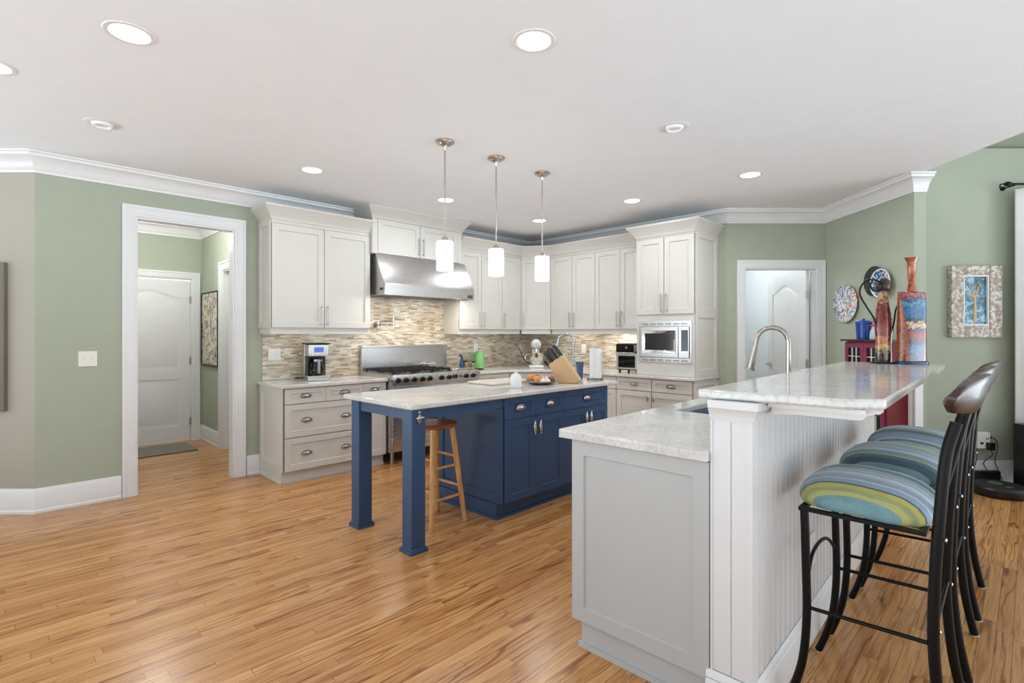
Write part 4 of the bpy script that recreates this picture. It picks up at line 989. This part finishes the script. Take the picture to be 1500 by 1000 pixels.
m.rings([rect(s0-0.02, s1+0.02, t0-0.02, t1+0.02, zb-0.001), rect(s0+a, s1-a, t0+a, t1-a, zb-0.001), rect(s0+0.012, s1-0.012, t0+0.012, t1-0.012, 0.735), rect(s0+0.05, s1-0.05, t0+0.05, t1-0.05, 0.722)], cap=False)
m.face(rect(s0+0.05, s1-0.05, t0+0.05, t1-0.05, 0.722)); obj('basin', m, 'blue_reflect_chrome', t)
m = MB(); m.lathe([(0.045, 0.7225), (0.045, 0.726), (0.02, 0.724), (0, 0.724)], ((s0+s1)/2, (t0+t1)/2, 0), 20); obj('drain', m, 'pewter', t)
v = pw(1.27, 0.040, PZ+0.001)
faucet('kitchen_faucet', 'polished bronze nickel gooseneck faucet standing behind the raised bar', v, PR+PI*0.56, 0.466, 0.165, 'bronze_nickel', 0.14, 0.0135)

t = thing('raised_bar', 'white beadboard half wall carrying the raised bar top', 'bar', PO+(0,), PR)
L = 2.50; ts = -0.183; tk = -0.0355; s_ = 0.012
poly = [(s_, tk), (s_, ts)]
x = s_+0.055
poly += [(x, ts)]
while x < L-0.05:
    poly += [(x+0.003, ts+0.011), (x+0.009, ts+0.011), (x+0.013, ts+0.0015), (x+0.017, ts+0.0015), (x+0.020, ts+0.008), (x+0.024, ts+0.0015), (x+0.064, ts+0.0015)]
    x += 0.064
poly += [(L, ts+0.0015), (L, tk)]
m = MB(); m.prism(poly, 0, 1.146); obj('beadboard', m, bw, t)
m = MB(); y0, y1 = ts, tk
for a, b, z0, z1 in ((ts, ts+0.020, 0.16, 1.086), (tk-0.008, tk, 0.16, 1.086), (ts+0.020, tk-0.008, 1.068, 1.086)): m.box(s_-0.008, s_-0.0003, a, b, z0, z1)
mid = (ts+tk)/2; m.box(s_-0.004, s_-0.0003, ts+0.020, mid-0.002, 0.16, 1.068); m.box(s_-0.004, s_-0.0003, mid+0.002, tk-0.008, 0.16, 1.068)
obj('pilaster', m, bw, t)
m = MB(); m.sweep([(0.0003, 1.080), (0.009, 1.080), (0.010, 1.090), (0.013, 1.098), (0.022, 1.116), (0.026, 1.120), (0.026, 1.1455), (0.0003, 1.1455)], [(s_-0.008, tk), (s_-0.008, ts), (L, ts)]); obj('cap_moulding', m, bw, t)
m = MB(); m.sweep([(0.0003, 0), (0.016, 0), (0.016, 0.118), (0.010, 0.128), (0.014, 0.136), (0.010, 0.152), (0.003, 0.16), (0.0003, 0.16)], [(s_-0.008, tk+0.012), (s_-0.008, ts), (L, ts)]); obj('base_moulding', m, bw, t)
for a in (0.10, 2.36):
    m = MB(); m.prism([(ts-0.0345, 1.1455), (-0.535, 1.1455), (-0.535, 1.132), (-0.520, 1.130), (-0.500, 1.122), (-0.488, 1.108), (-0.470, 1.106), (-0.30, 1.106), (ts-0.0345, 1.098)], a, a+0.07, 'x'); obj('bracket', m, bw, t)
for a in (0.0,):
    m = MB(); m.box(0.06, 2.40, -0.50, ts-0.0345, 1.130, 1.1455); obj('subtop', m, bw, t)
m = MB(); m.prism([(0, 0.012), (0.026, -0.462), (0.100, -0.551), (2.655, -0.551), (2.655, 0.035)], BZ-0.033, BZ)
tag(obj('countertop', m, 'quartz', loc=PO+(0,), rz=PR, bevel=0.009), 'raised white quartz bar top with a clipped front corner', 'countertop')
def plate(name, label, cat, loc, rz, w, h, kind='toggle', gangs=1, mat='white_plastic'):
    """cover plate in the local plane y=0, facing -y, centred on loc"""
    t = thing(name, label, cat, loc, rz)
    m = MB(); m.box(-w/2, w/2, -0.006, 0, -h/2, h/2); obj('cover_plate', m, mat, t, bevel=0.003)
    for g in range(gangs):
        x = (g-(gangs-1)/2)*0.046
        k = kind[g] if isinstance(kind, (list, tuple)) else kind
        m = MB()
        if k == 'toggle':
            m.box(x-0.006, x+0.006, -0.0075, -0.0062, -0.013, 0.013); m.hexa([(x-0.004, -0.0076, -0.004), (x+0.004, -0.0076, -0.004), (x+0.004, -0.0076, 0.006), (x-0.004, -0.0076, 0.006), (x-0.004, -0.018, 0.004), (x+0.004, -0.018, 0.004), (x+0.004, -0.018, 0.010), (x-0.004, -0.018, 0.010)]); obj('toggle', m, mat, t)
        elif k == 'rocker':
            m.box(x-0.017, x+0.017, -0.0095, -0.0062, -0.034, 0.034); obj('rocker', m, mat, t, bevel=0.002)
        else:
            for zz in (-0.02, 0.02):
                m.mi = 0; m.cyl((x, -0.0062, zz), (x, -0.0082, zz), 0.016, seg=18); m.mi = 1
                m.box(x-0.007, x-0.0055, -0.0088, -0.0083, zz-0.003, zz+0.006); m.box(x+0.0055, x+0.007, -0.0088, -0.0083, zz-0.003, zz+0.006)
            obj('socket', m, (mat, 'dark_gap'), t)
    return t
v = pw(0.80, ts+0.0008, 0.40); plate('outlet', 'white outlet low on the beadboard behind the bar stools', 'outlet', v, PR, 0.075, 0.15, 'socket')

# ------------------------------------------------------------------ bar stools
def bar_stool(loc, rz, fabric, label):
    t = thing('bar_stool', label, 'bar stool', loc, rz, 'bar stools along the raised bar')
    rs = []
    def sup(a, e=0.62): c, s = math.cos(a), math.sin(a); return (math.copysign(abs(c)**e, c), math.copysign(abs(s)**e, s))
    for k, z in ((0.90, 0.752), (0.975, 0.757), (1.0, 0.772), (0.99, 0.790), (0.93, 0.815), (0.82, 0.836), (0.66, 0.853), (0.46, 0.864), (0.22, 0.869), (0.02, 0.870)):
        rs.append([(0.236*k*sup(2*PI*i/48)[0], -0.012+0.212*k*sup(2*PI*i/48)[1], z-0.012*(sup(2*PI*i/48)[1]*k < -0.0)*abs(sup(2*PI*i/48)[1])*k) for i in range(48)])
    m = MB(); m.rings(rs); obj('seat_cushion', m, fabric, t, angle=60)
    m = MB(); m.box(-0.215, 0.215, 0.145, 0.165, 0.7375, 0.7505); m.box(-0.215, 0.215, -0.205, -0.185, 0.7375, 0.7505); m.box(-0.235, -0.215, -0.205, 0.165, 0.7375, 0.7505); m.box(0.215, 0.235, -0.205, 0.165, 0.7375, 0.7505); obj('seat_frame', m, 'black_metal', t)
    for sx in (-1, 1):
        m = MB(); X = sx*0.222
        m.tube([(X, 0.148, 0.737), (X, 0.143, 0.55), (X, 0.140, 0.36), (X, 0.152, 0.20), (X, 0.178, 0.09), (X, 0.208, 0.006)], 0.0145, 14, 6); l = obj('leg', m, 'black_metal', t)
        m = MB(); m.cyl((X, 0.210, 0.0), (X, 0.209, 0.0055), 0.0165, seg=14); obj('foot', m, 'clear_foot', l)
        m = MB()
        m.tube([(X*1.02, -0.272, 0.006), (X, -0.240, 0.18), (X*0.99, -0.222, 0.40), (X*0.98, -0.226, 0.62), (X*0.96, -0.236, 0.80), (X*0.90, -0.252, 1.00), (X*0.86, -0.276, 1.105)], 0.0165, 14, 6); l = obj('leg', m, 'black_metal', t)
        m = MB(); m.cyl((X*1.02, -0.274, 0.0), (X*1.02, -0.273, 0.0055), 0.0185, seg=14); obj('foot', m, 'clear_foot', l)
        m = MB()
        for z, y in ((0.44, -0.222), (0.735, -0.236)): m.ball((X*0.985, y-0.0165, z), 0.007, 0.004, 0.007, 10, 6)
        obj('screw_cap', m, 'chrome', l)
        m = MB(); m.cyl((X, 0.128, 0.385), (X*0.99, -0.206, 0.395), 0.0068, seg=10); obj('stretcher', m, 'black_metal', t)
    m = MB(); m.tube([(-0.208, 0.142, 0.47), (-0.12, 0.150, 0.535), (0, 0.152, 0.555), (0.12, 0.150, 0.535), (0.208, 0.142, 0.47)], 0.0068, 10, 6); obj('footrest', m, 'black_metal', t)
    m = MB(); m.cyl((-0.204, -0.226, 0.45), (0.204, -0.226, 0.45), 0.0068, seg=10); obj('stretcher', m, 'black_metal', t)
    for X in (-0.09, 0.0, 0.09):
        m = MB(); m.tube([(X, -0.206, 0.738), (X, -0.230, 0.83), (X, -0.268, 1.0), (X, -0.296, 1.125)], 0.009, 10, 5); obj('back_spindle', m, 'black_metal', t)
    rs = []
    for i in range(25):
        u = -1+2*i/24; X = 0.252*u
        yb = -0.252-0.062*(1-u*u); wv = 0.020*math.cos(u*PI*1.0)
        e = max(0.0, (1-abs(u)**7))
        zc = 1.178+0.010*(1-u*u); hh = (0.058+wv*0.4)*(0.30+0.70*e**0.5)
        ring = []
        for j in range(14):
            a = 2*PI*j/14; cy, cz = math.cos(a), math.sin(a)
            ring.append((X, yb-0.012+0.016*math.copysign(abs(cy)**0.6, cy)-0.30*(hh*cz), zc+hh*math.copysign(abs(cz)**0.7, cz)))
        rs.append(ring)
    m = MB(); m.rings(rs); obj('crest_rail', m, 'dark_brown_wood', t, angle=50)
    return t
bar_stool((2.335, 0.445, 0), math.radians(1), 'stripe_fabric_a', 'nearest black bar stool, its striped cushion edged in yellow green and teal')
bar_stool((2.958, 0.452, 0), math.radians(1), 'stripe_fabric_b', 'middle black bar stool with a blue and teal striped cushion')
bar_stool((3.585, 0.458, 0), math.radians(1), 'stripe_fabric_c', 'farthest black bar stool with a dark teal striped cushion')

# ------------------------------------------------------------------ art on the bar and the right hand wall
v = cw(2.730, 3.545, BZ+0.001)
t = thing('face_vase', 'tall flat glazed vase with a blue and red face and narrow neck on the bar', 'vase', v, CR+math.radians(8))
def flat_rings(spec): return [[(cx+hw_*math.copysign(abs(math.cos(2*PI*i/28))**0.55, math.cos(2*PI*i/28)), hd_*math.sin(2*PI*i/28), z) for i in range(28)] for z, hw_, hd_, cx in spec]
m = MB(); m.rings(flat_rings([(0, 0.112, 0.06, 0), (0.012, 0.112, 0.06, 0), (0.020, 0.106, 0.05, 0)])); obj('foot', m, 'teal_bottle', t)
m = MB(); m.rings(flat_rings([(0.0205, 0.104, 0.045, 0), (0.12, 0.100, 0.048, 0), (0.30, 0.098, 0.048, 0), (0.42, 0.100, 0.042, 0), (0.485, 0.104, 0.026, 0), (0.490, 0.102, 0.020, 0)])); obj('body', m, 'face_glaze', t)
m = MB(); m.lathe([(0.038, 0.4905), (0.032, 0.51), (0.024, 0.54), (0.026, 0.62), (0.030, 0.69), (0.046, 0.725), (0.040, 0.725), (0.024, 0.69), (0.018, 0.60)], seg=20, sy=0.8); obj('neck', m, 'orange_glaze', t)
v = cw(2.575, 3.60, BZ+0.001)
t = thing('lady_sculpture', 'slim glazed bottle sculpture with a dark knob and curling wire arm on the bar', 'sculpture', v, CR)
m = MB(); m.box(-0.056, 0.052, -0.05, 0.05, 0, 0.008); obj('base', m, 'black_metal', t)
m = MB(); m.lathe([(0.048, 0.0085), (0.050, 0.05), (0.048, 0.16), (0.055, 0.24), (0.050, 0.34), (0.036, 0.43), (0.030, 0.49), (0.032, 0.50)], seg=22, sy=0.7); obj('body', m, 'banded_glaze', t)
m = MB(); m.lathe([(0.036, 0.5005), (0.046, 0.52), (0.046, 0.55), (0.036, 0.575), (0.020, 0.59), (0, 0.592)], seg=18); obj('knob', m, 'dark_brown_wood', t)
m = MB(); pts = [(-0.046, 0.0, 0.26), (-0.075, -0.01, 0.32), (-0.13, -0.015, 0.40), (-0.175, -0.02, 0.48), (-0.155, -0.02, 0.55), (-0.09, -0.02, 0.58), (-0.035, -0.03, 0.56)]
pts += [(-0.075+0.035*math.cos(a)*(1-a/12), -0.045, 0.535+0.035*math.sin(a)*(1-a/12)) for a in [0.6-k*0.7 for k in range(8)]]
m.tube(pts, 0.0055, 8, 5); obj('wire_arm', m, 'black_metal', t)
m = MB(); m.tube([(0.05, 0, 0.20), (0.075, 0, 0.28), (0.085, 0, 0.36), (0.105, 0, 0.42)], 0.005, 8, 5); obj('wire_stem', m, 'black_metal', t)
v = cw(2.675, 3.70, BZ+0.001)
t = thing('bottle_figure', 'short dark brown glazed figure between the two tall bar ornaments', 'sculpture', v, CR)
m = MB(); m.lathe([(0.030, 0), (0.034, 0.03), (0.030, 0.12), (0.038, 0.20), (0.044, 0.26), (0.034, 0.31), (0.014, 0.335), (0, 0.338)], seg=18, sy=0.8); obj('body', m, 'handle_glaze', t)
# small red cabinet against the plate wall (front faces left)
t = thing('small_cabinet', 'small plum red cabinet with glazed doors against the green wall', 'cabinet', cw(3.312, 5.165), CR+PI/2+PI)
# local: x runs from far (0) towards the camera, y from the front (0) back to the wall
cwid, cdep, chh = 0.545, 0.205, 1.315
m = MB(); m.box(0, cwid, 0.018, cdep, 0.0, chh); obj('carcass', m, 'maroon_paint', t)
m = MB(); m.box(-0.03, cwid+0.02, -0.025, cdep, chh+0.001, chh+0.018); obj('top', m, 'dark_brown_wood', t)
for k in range(2):
    x0 = 0.004+k*0.270; x1 = x0+0.266
    m = MB()
    for a, b, c, d in ((x0, x0+0.042, 0.05, chh-0.01), (x1-0.042, x1, 0.05, chh-0.01), (x0+0.042, x1-0.042, 0.05, 0.13), (x0+0.042, x1-0.042, chh-0.06, chh-0.01), (x0+0.042, x1-0.042, 0.64, 0.69)): m.box(a, b, 0.0, 0.0175, c, d)
    dr = obj('door', m, 'maroon_paint', t)
    m = MB(); m.box(x0+0.0425, x1-0.0425, 0.009, 0.013, 0.1305, chh-0.0605); obj('door_glass', m, 'black_glass', dr)
    m = MB()
    for f in (0.33, 0.66): xx = x0+0.042+f*(x1-x0-0.084); m.box(xx-0.004, xx+0.004, 0.002, 0.0085, 0.1305, chh-0.0605)
    for zz in (0.30, 0.47, 0.80, 0.93, 1.06, 1.17): m.box(x0+0.0425, x1-0.0425, 0.003, 0.0082, zz-0.003, zz+0.003)
    obj('muntin', m, 'cream_wire', dr)
m = MB(); m.box(cwid+0.001, cwid+0.012, 0.018, cdep, 0.0, chh); obj('side_panel', m, 'red_curtain', t)
zt_ = chh+0.020
t = thing('jar', 'cobalt blue lidded jar on the small red cabinet', 'jar', cw(3.375, 4.98, zt_))
m = MB(); m.lathe([(0.052, 0), (0.060, 0.008), (0.066, 0.13), (0.068, 0.15)], seg=26); obj('body', m, 'cobalt_enamel', t)
m = MB(); m.lathe([(0.072, 0.1505), (0.072, 0.165), (0.05, 0.178), (0.012, 0.182), (0.014, 0.196), (0, 0.198)], seg=26); obj('lid', m, 'cobalt_enamel', t)
t = thing('jar', 'small pale glass jar with a pink flower on the small red cabinet', 'jar', cw(3.352, 4.80, zt_))
m = MB(); m.lathe([(0.034, 0), (0.038, 0.01), (0.036, 0.07), (0.022, 0.10), (0.022, 0.115)], seg=20); obj('body', m, 'pale_glass', t)
m = MB()
for k in range(6): m.ball((0.022*math.cos(k*1.05), 0.022*math.sin(k*1.05), 0.128), 0.018, 0.018, 0.008, 10, 6)
m.ball((0, 0, 0.134), 0.012); obj('flower', m, 'pink_flower', t)
# painted plates on the wall x = XS (discs facing left)
def wall_plate(label, d, z, r, mat, rim):
    t = thing('wall_plate', label, 'plate', cw(XS-0.001, d, z), CR-PI/2, 'painted plates on the green wall')
    # local -y points left, away from the wall; +x towards the far end
    rot = Matrix.Rotation(PI/2, 3, 'X')
    m = MB(); m.lathe([(0, 0), (r*0.55, 0), (r, 0.028), (r, 0.033), (r*0.93, 0.031)], seg=40, mat=rot, cap=False); obj('rim', m, rim, t)
    m = MB(); m.lathe([(r*0.92, 0.0315), (r*0.62, 0.028), (0, 0.027)], seg=40, mat=rot, cap=False); obj('face', m, mat, t)
    return t
wall_plate('larger white plate with an orange and grey village scene on the green wall', 5.46, 1.705, 0.196, 'plate_market', 'plate_market')
wall_plate('dark plate with blue and white painting above the cabinet, overlapped by another', 5.02, 1.895, 0.145, 'plate_black', 'plate_black')
t = thing('wall_plate', 'blue and white painted oval plate hung over the dark plate', 'plate', cw(XS-0.037, 4.90, 1.865), CR-PI/2, 'painted plates on the green wall')
rot = Matrix.Rotation(PI/2, 3, 'X')
m = MB(); m.lathe([(0, 0), (0.07, 0.0), (0.135, 0.020), (0.135, 0.024), (0.125, 0.023)], seg=36, mat=rot, cap=False); obj('rim', m, 'white_ceramic', t)
m = MB(); m.lathe([(0.124, 0.0235), (0.08, 0.021), (0, 0.020)], seg=36, mat=rot, cap=False); obj('face', m, 'plate_blue', t)
# weathered window-frame picture
t = thing('picture', 'framed tree picture in a peeling white wooden window frame', 'picture', cw((4.071+4.544)/2, DL-0.001, 1.353), CR)
w, h = 0.236, 0.664
m = MB(); m.box(-w, -w+0.115, -0.045, 0, 0, h); m.box(w-0.115, w, -0.045, 0, 0, h); m.box(-w+0.1152, w-0.1152, -0.042, 0, h-0.085, h); m.box(-w+0.1152, w-0.1152, -0.042, 0, 0, 0.11); obj('frame', m, 'peeling_paint', t, bevel=0.004)
m = MB()
a, b, c, d = -w+0.1155, w-0.1155, 0.1105, h-0.0855
m.box(a, a+0.014, -0.036, -0.01, c, d); m.box(b-0.014, b, -0.036, -0.01, c, d); m.box(a+0.0142, b-0.0142, -0.036, -0.01, c, c+0.014); m.box(a+0.0142, b-0.0142, -0.036, -0.01, d-0.014, d); obj('inner_frame', m, 'white_trim', t)
m = MB(); m.box(a+0.0145, b-0.0145, -0.018, -0.012, c+0.0145, d-0.0145); pc = obj('painting', m, 'tree_painting', t)
m = MB(); cz = (c+d)/2
m.tube([(0, -0.0205, c+0.03), (0.003, -0.0205, cz-0.04), (0.0, -0.0205, cz+0.04)], [0.016, 0.010], 8, 4)
for ex, ez in ((-0.06, 0.17), (0.055, 0.18), (-0.03, 0.20), (0.03, 0.14), (-0.075, 0.10)): m.tube([(0, -0.0205, cz+0.02), (ex*0.5, -0.021, cz+ez*0.5), (ex, -0.0205, cz+ez*0.95)], [0.007, 0.002], 7, 4)
m.tf(Matrix.Translation((0, -0.0185*0.55, 0)) @ Matrix.Diagonal((1, 0.45, 1, 1))); obj('tree', m, 'block_wood', pc)

# outlet with adapters, cords and robot vacuum
t = thing('power_adapter', 'white plug adapter block in the outlet above the robot vacuum', 'adapter', cw(4.372, DL-0.0005, 0.325), CR)
m = MB(); m.box(-0.062, 0.050, -0.055, 0, 0.0, 0.150); obj('block', m, 'white_plastic', t, bevel=0.006)
m = MB(); m.box(-0.045, -0.015, -0.0565, -0.0553, 0.04, 0.060); m.box(0.010, 0.018, -0.0565, -0.0553, 0.085, 0.10); m.box(0.026, 0.034, -0.0565, -0.0553, 0.085, 0.10); obj('slots', m, 'dark_gap', t)
m = MB(); m.box(0.005, 0.062, -0.095, -0.0558, -0.008, 0.060); obj('black_plug', m, 'black_plastic', t, bevel=0.004, label='black plug')
m = MB(); m.box(0.0505, 0.075, -0.04, -0.02, 0.09, 0.11); obj('side_plug', m, 'black_plastic', t, label='small black side plug')
m = MB(); m.tube([(0.075, -0.03, 0.10), (0.12, -0.035, 0.075), (0.135, -0.035, 0.0), (0.11, -0.035, -0.12), (0.15, -0.035, -0.22), (0.17, -0.05, -0.31)], 0.0035, 8, 6); obj('cord', m, 'black_plastic', t)
m = MB(); m.tube([(0.035, -0.075, -0.008), (0.06, -0.06, -0.06), (0.0, -0.04, -0.13), (0.03, -0.04, -0.20), (0.05, -0.06, -0.31)], 0.0035, 8, 6); obj('cord', m, 'black_plastic', t)
m = MB(); m.tube([(-0.05, -0.03, 0.001), (-0.055, -0.03, -0.10), (-0.085, -0.035, -0.20), (-0.06, -0.05, -0.27), (-0.10, -0.08, -0.318), (-0.20, -0.10, -0.318), (-0.16, -0.18, -0.318), (-0.10, -0.16, -0.318)], 0.0035, 8, 6); obj('cord', m, 'black_plastic', t)
t = thing('vacuum_dock', 'low black charging dock against the baseboard', 'dock', cw(4.30, 4.815), CR)
m = MB(); m.box(-0.18, 0.20, -0.12, 0.0, 0, 0.012); obj('base_plate', m, 'black_plastic', t)
m = MB(); m.box(-0.18, 0.20, -0.045, 0.0, 0.0122, 0.125); obj('back', m, 'black_plastic', t, bevel=0.01)
t = thing('robot_vacuum', 'round black robot vacuum on the floor before its dock', 'robot vacuum', cw(4.20, 4.47, 0.0), CR)
m = MB(); m.lathe([(0.165, 0.008), (0.185, 0.014), (0.190, 0.030), (0.190, 0.068), (0.180, 0.080)], seg=48); obj('body', m, 'black_plastic', t)
m = MB(); m.lathe([(0.181, 0.0805), (0.176, 0.088), (0.12, 0.090), (0, 0.090)], seg=48); tp = obj('top', m, 'cast_iron', t)
m = MB(); m.lathe([(0.05, 0.0902), (0.05, 0.093), (0, 0.094)], (0.0, 0.04, 0), 24); m.box(-0.03, 0.03, -0.10, -0.07, 0.0902, 0.093); obj('buttons', m, 'pewter', tp)
for sx in (-0.11, 0.11):
    m = MB(); m.cyl((sx-0.012, 0, 0.030), (sx+0.012, 0, 0.030), 0.030, seg=16); obj('wheel', m, 'rubber', t)
t = thing('loudspeaker', 'black box loudspeaker cut off by the right edge of the photo', 'loudspeaker', cw(4.62, 4.58), CR)
m = MB(); m.box(-0.14, 0.14, -0.10, 0.06, 0.02, 0.59); obj('cabinet', m, 'black_plastic', t, bevel=0.006)
m = MB(); m.box(-0.13, 0.13, -0.108, -0.1005, 0.04, 0.57); obj('grille', m, 'cast_iron', t)
for sx in (-0.11, 0.11):
    m = MB(); m.cyl((sx, -0.02, 0), (sx, -0.02, 0.0195), 0.015, seg=12); obj('foot', m, 'rubber', t)
# curtain and rod
pts = []; N = 60
for i in range(N+1):
    u = i/N; pts.append((4.60+0.95*u, 4.735+0.035*math.sin(u*2*PI*7)))
m = MB(); m.prism(pts+[(x, y+0.006) for x, y in reversed(pts)], 0.10, 2.715); 
tag(obj('curtain', m, 'curtain_white', rz=CR), 'white curtain panel at the right edge', 'curtain')
t = thing('curtain_rod', 'black iron curtain rod with a twisted finial', 'curtain rod', cw(4.55, 4.69, 2.74), CR)
m = MB(); m.cyl((-0.02, 0, 0), (1.05, 0, 0), 0.010); obj('rod', m, 'black_metal', t)
m = MB(); m.lathe([(0.006, -0.045), (0.022, -0.012), (0.020, 0.012), (0.008, 0.045)], seg=14, mat=Matrix.Rotation(PI/2, 3, 'Y')); m.tf(Matrix.Translation((-0.065, 0, 0))); m.tube([(-0.11, 0, 0), (-0.135, 0, -0.005), (-0.138, 0, -0.035)], 0.006, smooth=4); obj('finial', m, 'black_metal', t)
m = MB(); m.cyl((0.03, 0, 0), (0.03, 0.158, 0), 0.006); m.cyl((0.03, 0.145, 0), (0.03, 0.1585, 0), 0.02); obj('bracket', m, 'black_metal', t)

# ------------------------------------------------------------------ plates, switches and pictures on the walls
plate('light_switch', 'white double switch plate on the green wall left of the hall opening', 'switch', (0.546, YW-0.0005, 1.182), 0, 0.122, 0.125, 'toggle', 2, 'ivory_plate')
yt = YW-0.0076
plate('light_switch', 'white double plate on the tiles left of the coffee maker', 'switch', (2.02, yt, 1.175), 0, 0.122, 0.125, ['rocker', 'toggle'], 2)
plate('outlet', 'white outlet on the tiles behind the green pitcher', 'outlet', (4.72, yt, 1.19), 0, 0.075, 0.12, 'socket')
plate('outlet', 'white outlet on the tiles left of the stand mixer', 'outlet', (5.60, yt, 1.16), 0, 0.075, 0.12, 'socket')
plate('light_switch', 'white rocker switch on the tiles left of the paper towels', 'switch', (XW-0.0076, 4.42, 1.18), -PI/2, 0.08, 0.12, 'rocker')
t = thing('picture', 'tall abstract picture in a thin black frame on the hall wall', 'picture', (1.9495, 7.315, 0.985), -PI/2)
m = MB(); w, h = 0.345, 0.93
m.box(-w, -w+0.015, -0.03, 0, 0, h); m.box(w-0.015, w, -0.03, 0, 0, h); m.box(-w+0.0152, w-0.0152, -0.03, 0, 0, 0.015); m.box(-w+0.0152, w-0.0152, -0.03, 0, h-0.015, h); obj('frame', m, 'black_metal', t)
m = MB(); m.box(-w+0.0155, w-0.0155, -0.022, -0.004, 0.0155, h-0.0155); obj('flat_panel', m, 'abstract_canvas', t)
t = thing('flat_panel', 'plain dark taupe panel at the left edge of the photo', 'picture', cw(-4.23, 4.006, 0.79), CR)  # dark taupe slab standing proud of the left wall
m = MB(); m.box(-0.33, 0.335, -0.03, -0.001, 0, 1.145); obj('panel', m, 'dark_taupe', t, bevel=0.004)
m = MB(); m.box(0.78, 1.73, 7.02, 7.60, 0.0, 0.012)
tag(obj('door_mat', m, 'rug_weave', bevel=0.004), 'grey green woven mat before the hall door', 'rug')

# ------------------------------------------------------------------ ceiling lamps
def recessed(px, py, label, lit=True, watts=LAMP_W):
    d = (CEIL-H)*760.0/(489.0-py); p = cw((px-750)/760.0*d, d, CEIL)
    t = thing('recessed_light', label, 'ceiling light', p, 0, 'recessed ceiling lights')
    m = MB()
    if lit:
        m.lathe([(0.079, 0.010), (0.082, -0.004), (0.100, -0.004), (0.104, -0.0005), (0.104, 0.010)], seg=40, cap=False); obj('trim_ring', m, 'white_trim', t)
        m = MB(); m.lathe([(0, -0.006), (0.050, -0.005), (0.0785, -0.001), (0.0785, 0.0005)], seg=36); obj('lens', m, 'lens_glow', t)
        area('recessed_lamp', p+Vector((0, 0, -0.012)), watts, 0.14, (0.95, 0.98, 1.0), spread=PI*0.94)
    else:
        m.lathe([(0.066, 0.0), (0.068, -0.006), (0.096, -0.005), (0.102, -0.0005), (0.066, -0.0002)], seg=40, cap=False); obj('trim_ring', m, 'white_trim', t)
        m = MB(); m.lathe([(0.064, -0.0005), (0.058, -0.014), (0.048, -0.020), (0.044, -0.006), (0, -0.004)], seg=32); obj('eyeball', m, 'ceiling_paint', t)
recessed(190, 49, 'largest lit recessed light, at the upper left of the ceiling')
recessed(782, 60, 'large lit recessed light at the top middle of the ceiling')
recessed(457, 249, 'lit recessed light left of the pendant lamps')
recessed(653, 293, 'lit recessed light behind the leftmost pendant rod', True, KITCHEN_W)
recessed(790, 323, 'lit recessed light behind the rightmost pendant rod, in the corner', True, KITCHEN_W)
recessed(926, 294, 'lit recessed light before the microwave cabinet', True, KITCHEN_W*0.55)
recessed(1099, 256, 'lit recessed light before the pantry door', True, KITCHEN_W*2.0)
recessed(-14, 96, 'recessed light barely showing at the left edge of the ceiling')
recessed(150, 181, 'unlit recessed light near the left wall', False)
recessed(988, 186, 'unlit recessed light in the right half of the ceiling', False)
for (x, y), which in (((2.312, 3.000), 'leftmost and nearest of the three glass pendants over the island'), ((2.812, 2.990), 'middle of the three glass pendants over the island'), ((3.359, 2.990), 'rightmost and farthest of the three glass pendants over the island')):
    t = thing('pendant_lamp', which, 'pendant lamp', (x, y, CEIL), 0, 'pendant lamps over the island')
    m = MB(); m.lathe([(0.070, -0.0005), (0.070, -0.010), (0.060, -0.018), (0.048, -0.020), (0.042, -0.030), (0.026, -0.034), (0.014, -0.042), (0.009, -0.07), (0, -0.071)], seg=36); obj('canopy', m, 'nickel', t)
    m = MB(); m.cyl((0, 0, -0.0715), (0, 0, -0.700), 0.0062, seg=12); m.cyl((0, 0, -0.30), (0, 0, -0.315), 0.008, seg=12); obj('rod', m, 'nickel', t)
    m = MB(); m.lathe([(0.010, -0.690), (0.022, -0.702), (0.026, -0.722), (0.026, -0.7245)], seg=24); obj('socket_cap', m, 'nickel', t)
    m = MB(); m.lathe([(0.024, -0.725), (0.056, -0.727), (0.060, -0.735), (0.060, -0.930), (0.057, -0.935), (0.054, -0.930), (0.054, -0.740), (0.02, -0.735)], seg=36, cap=False); obj('glass_shade', m, 'shade_glow', t)
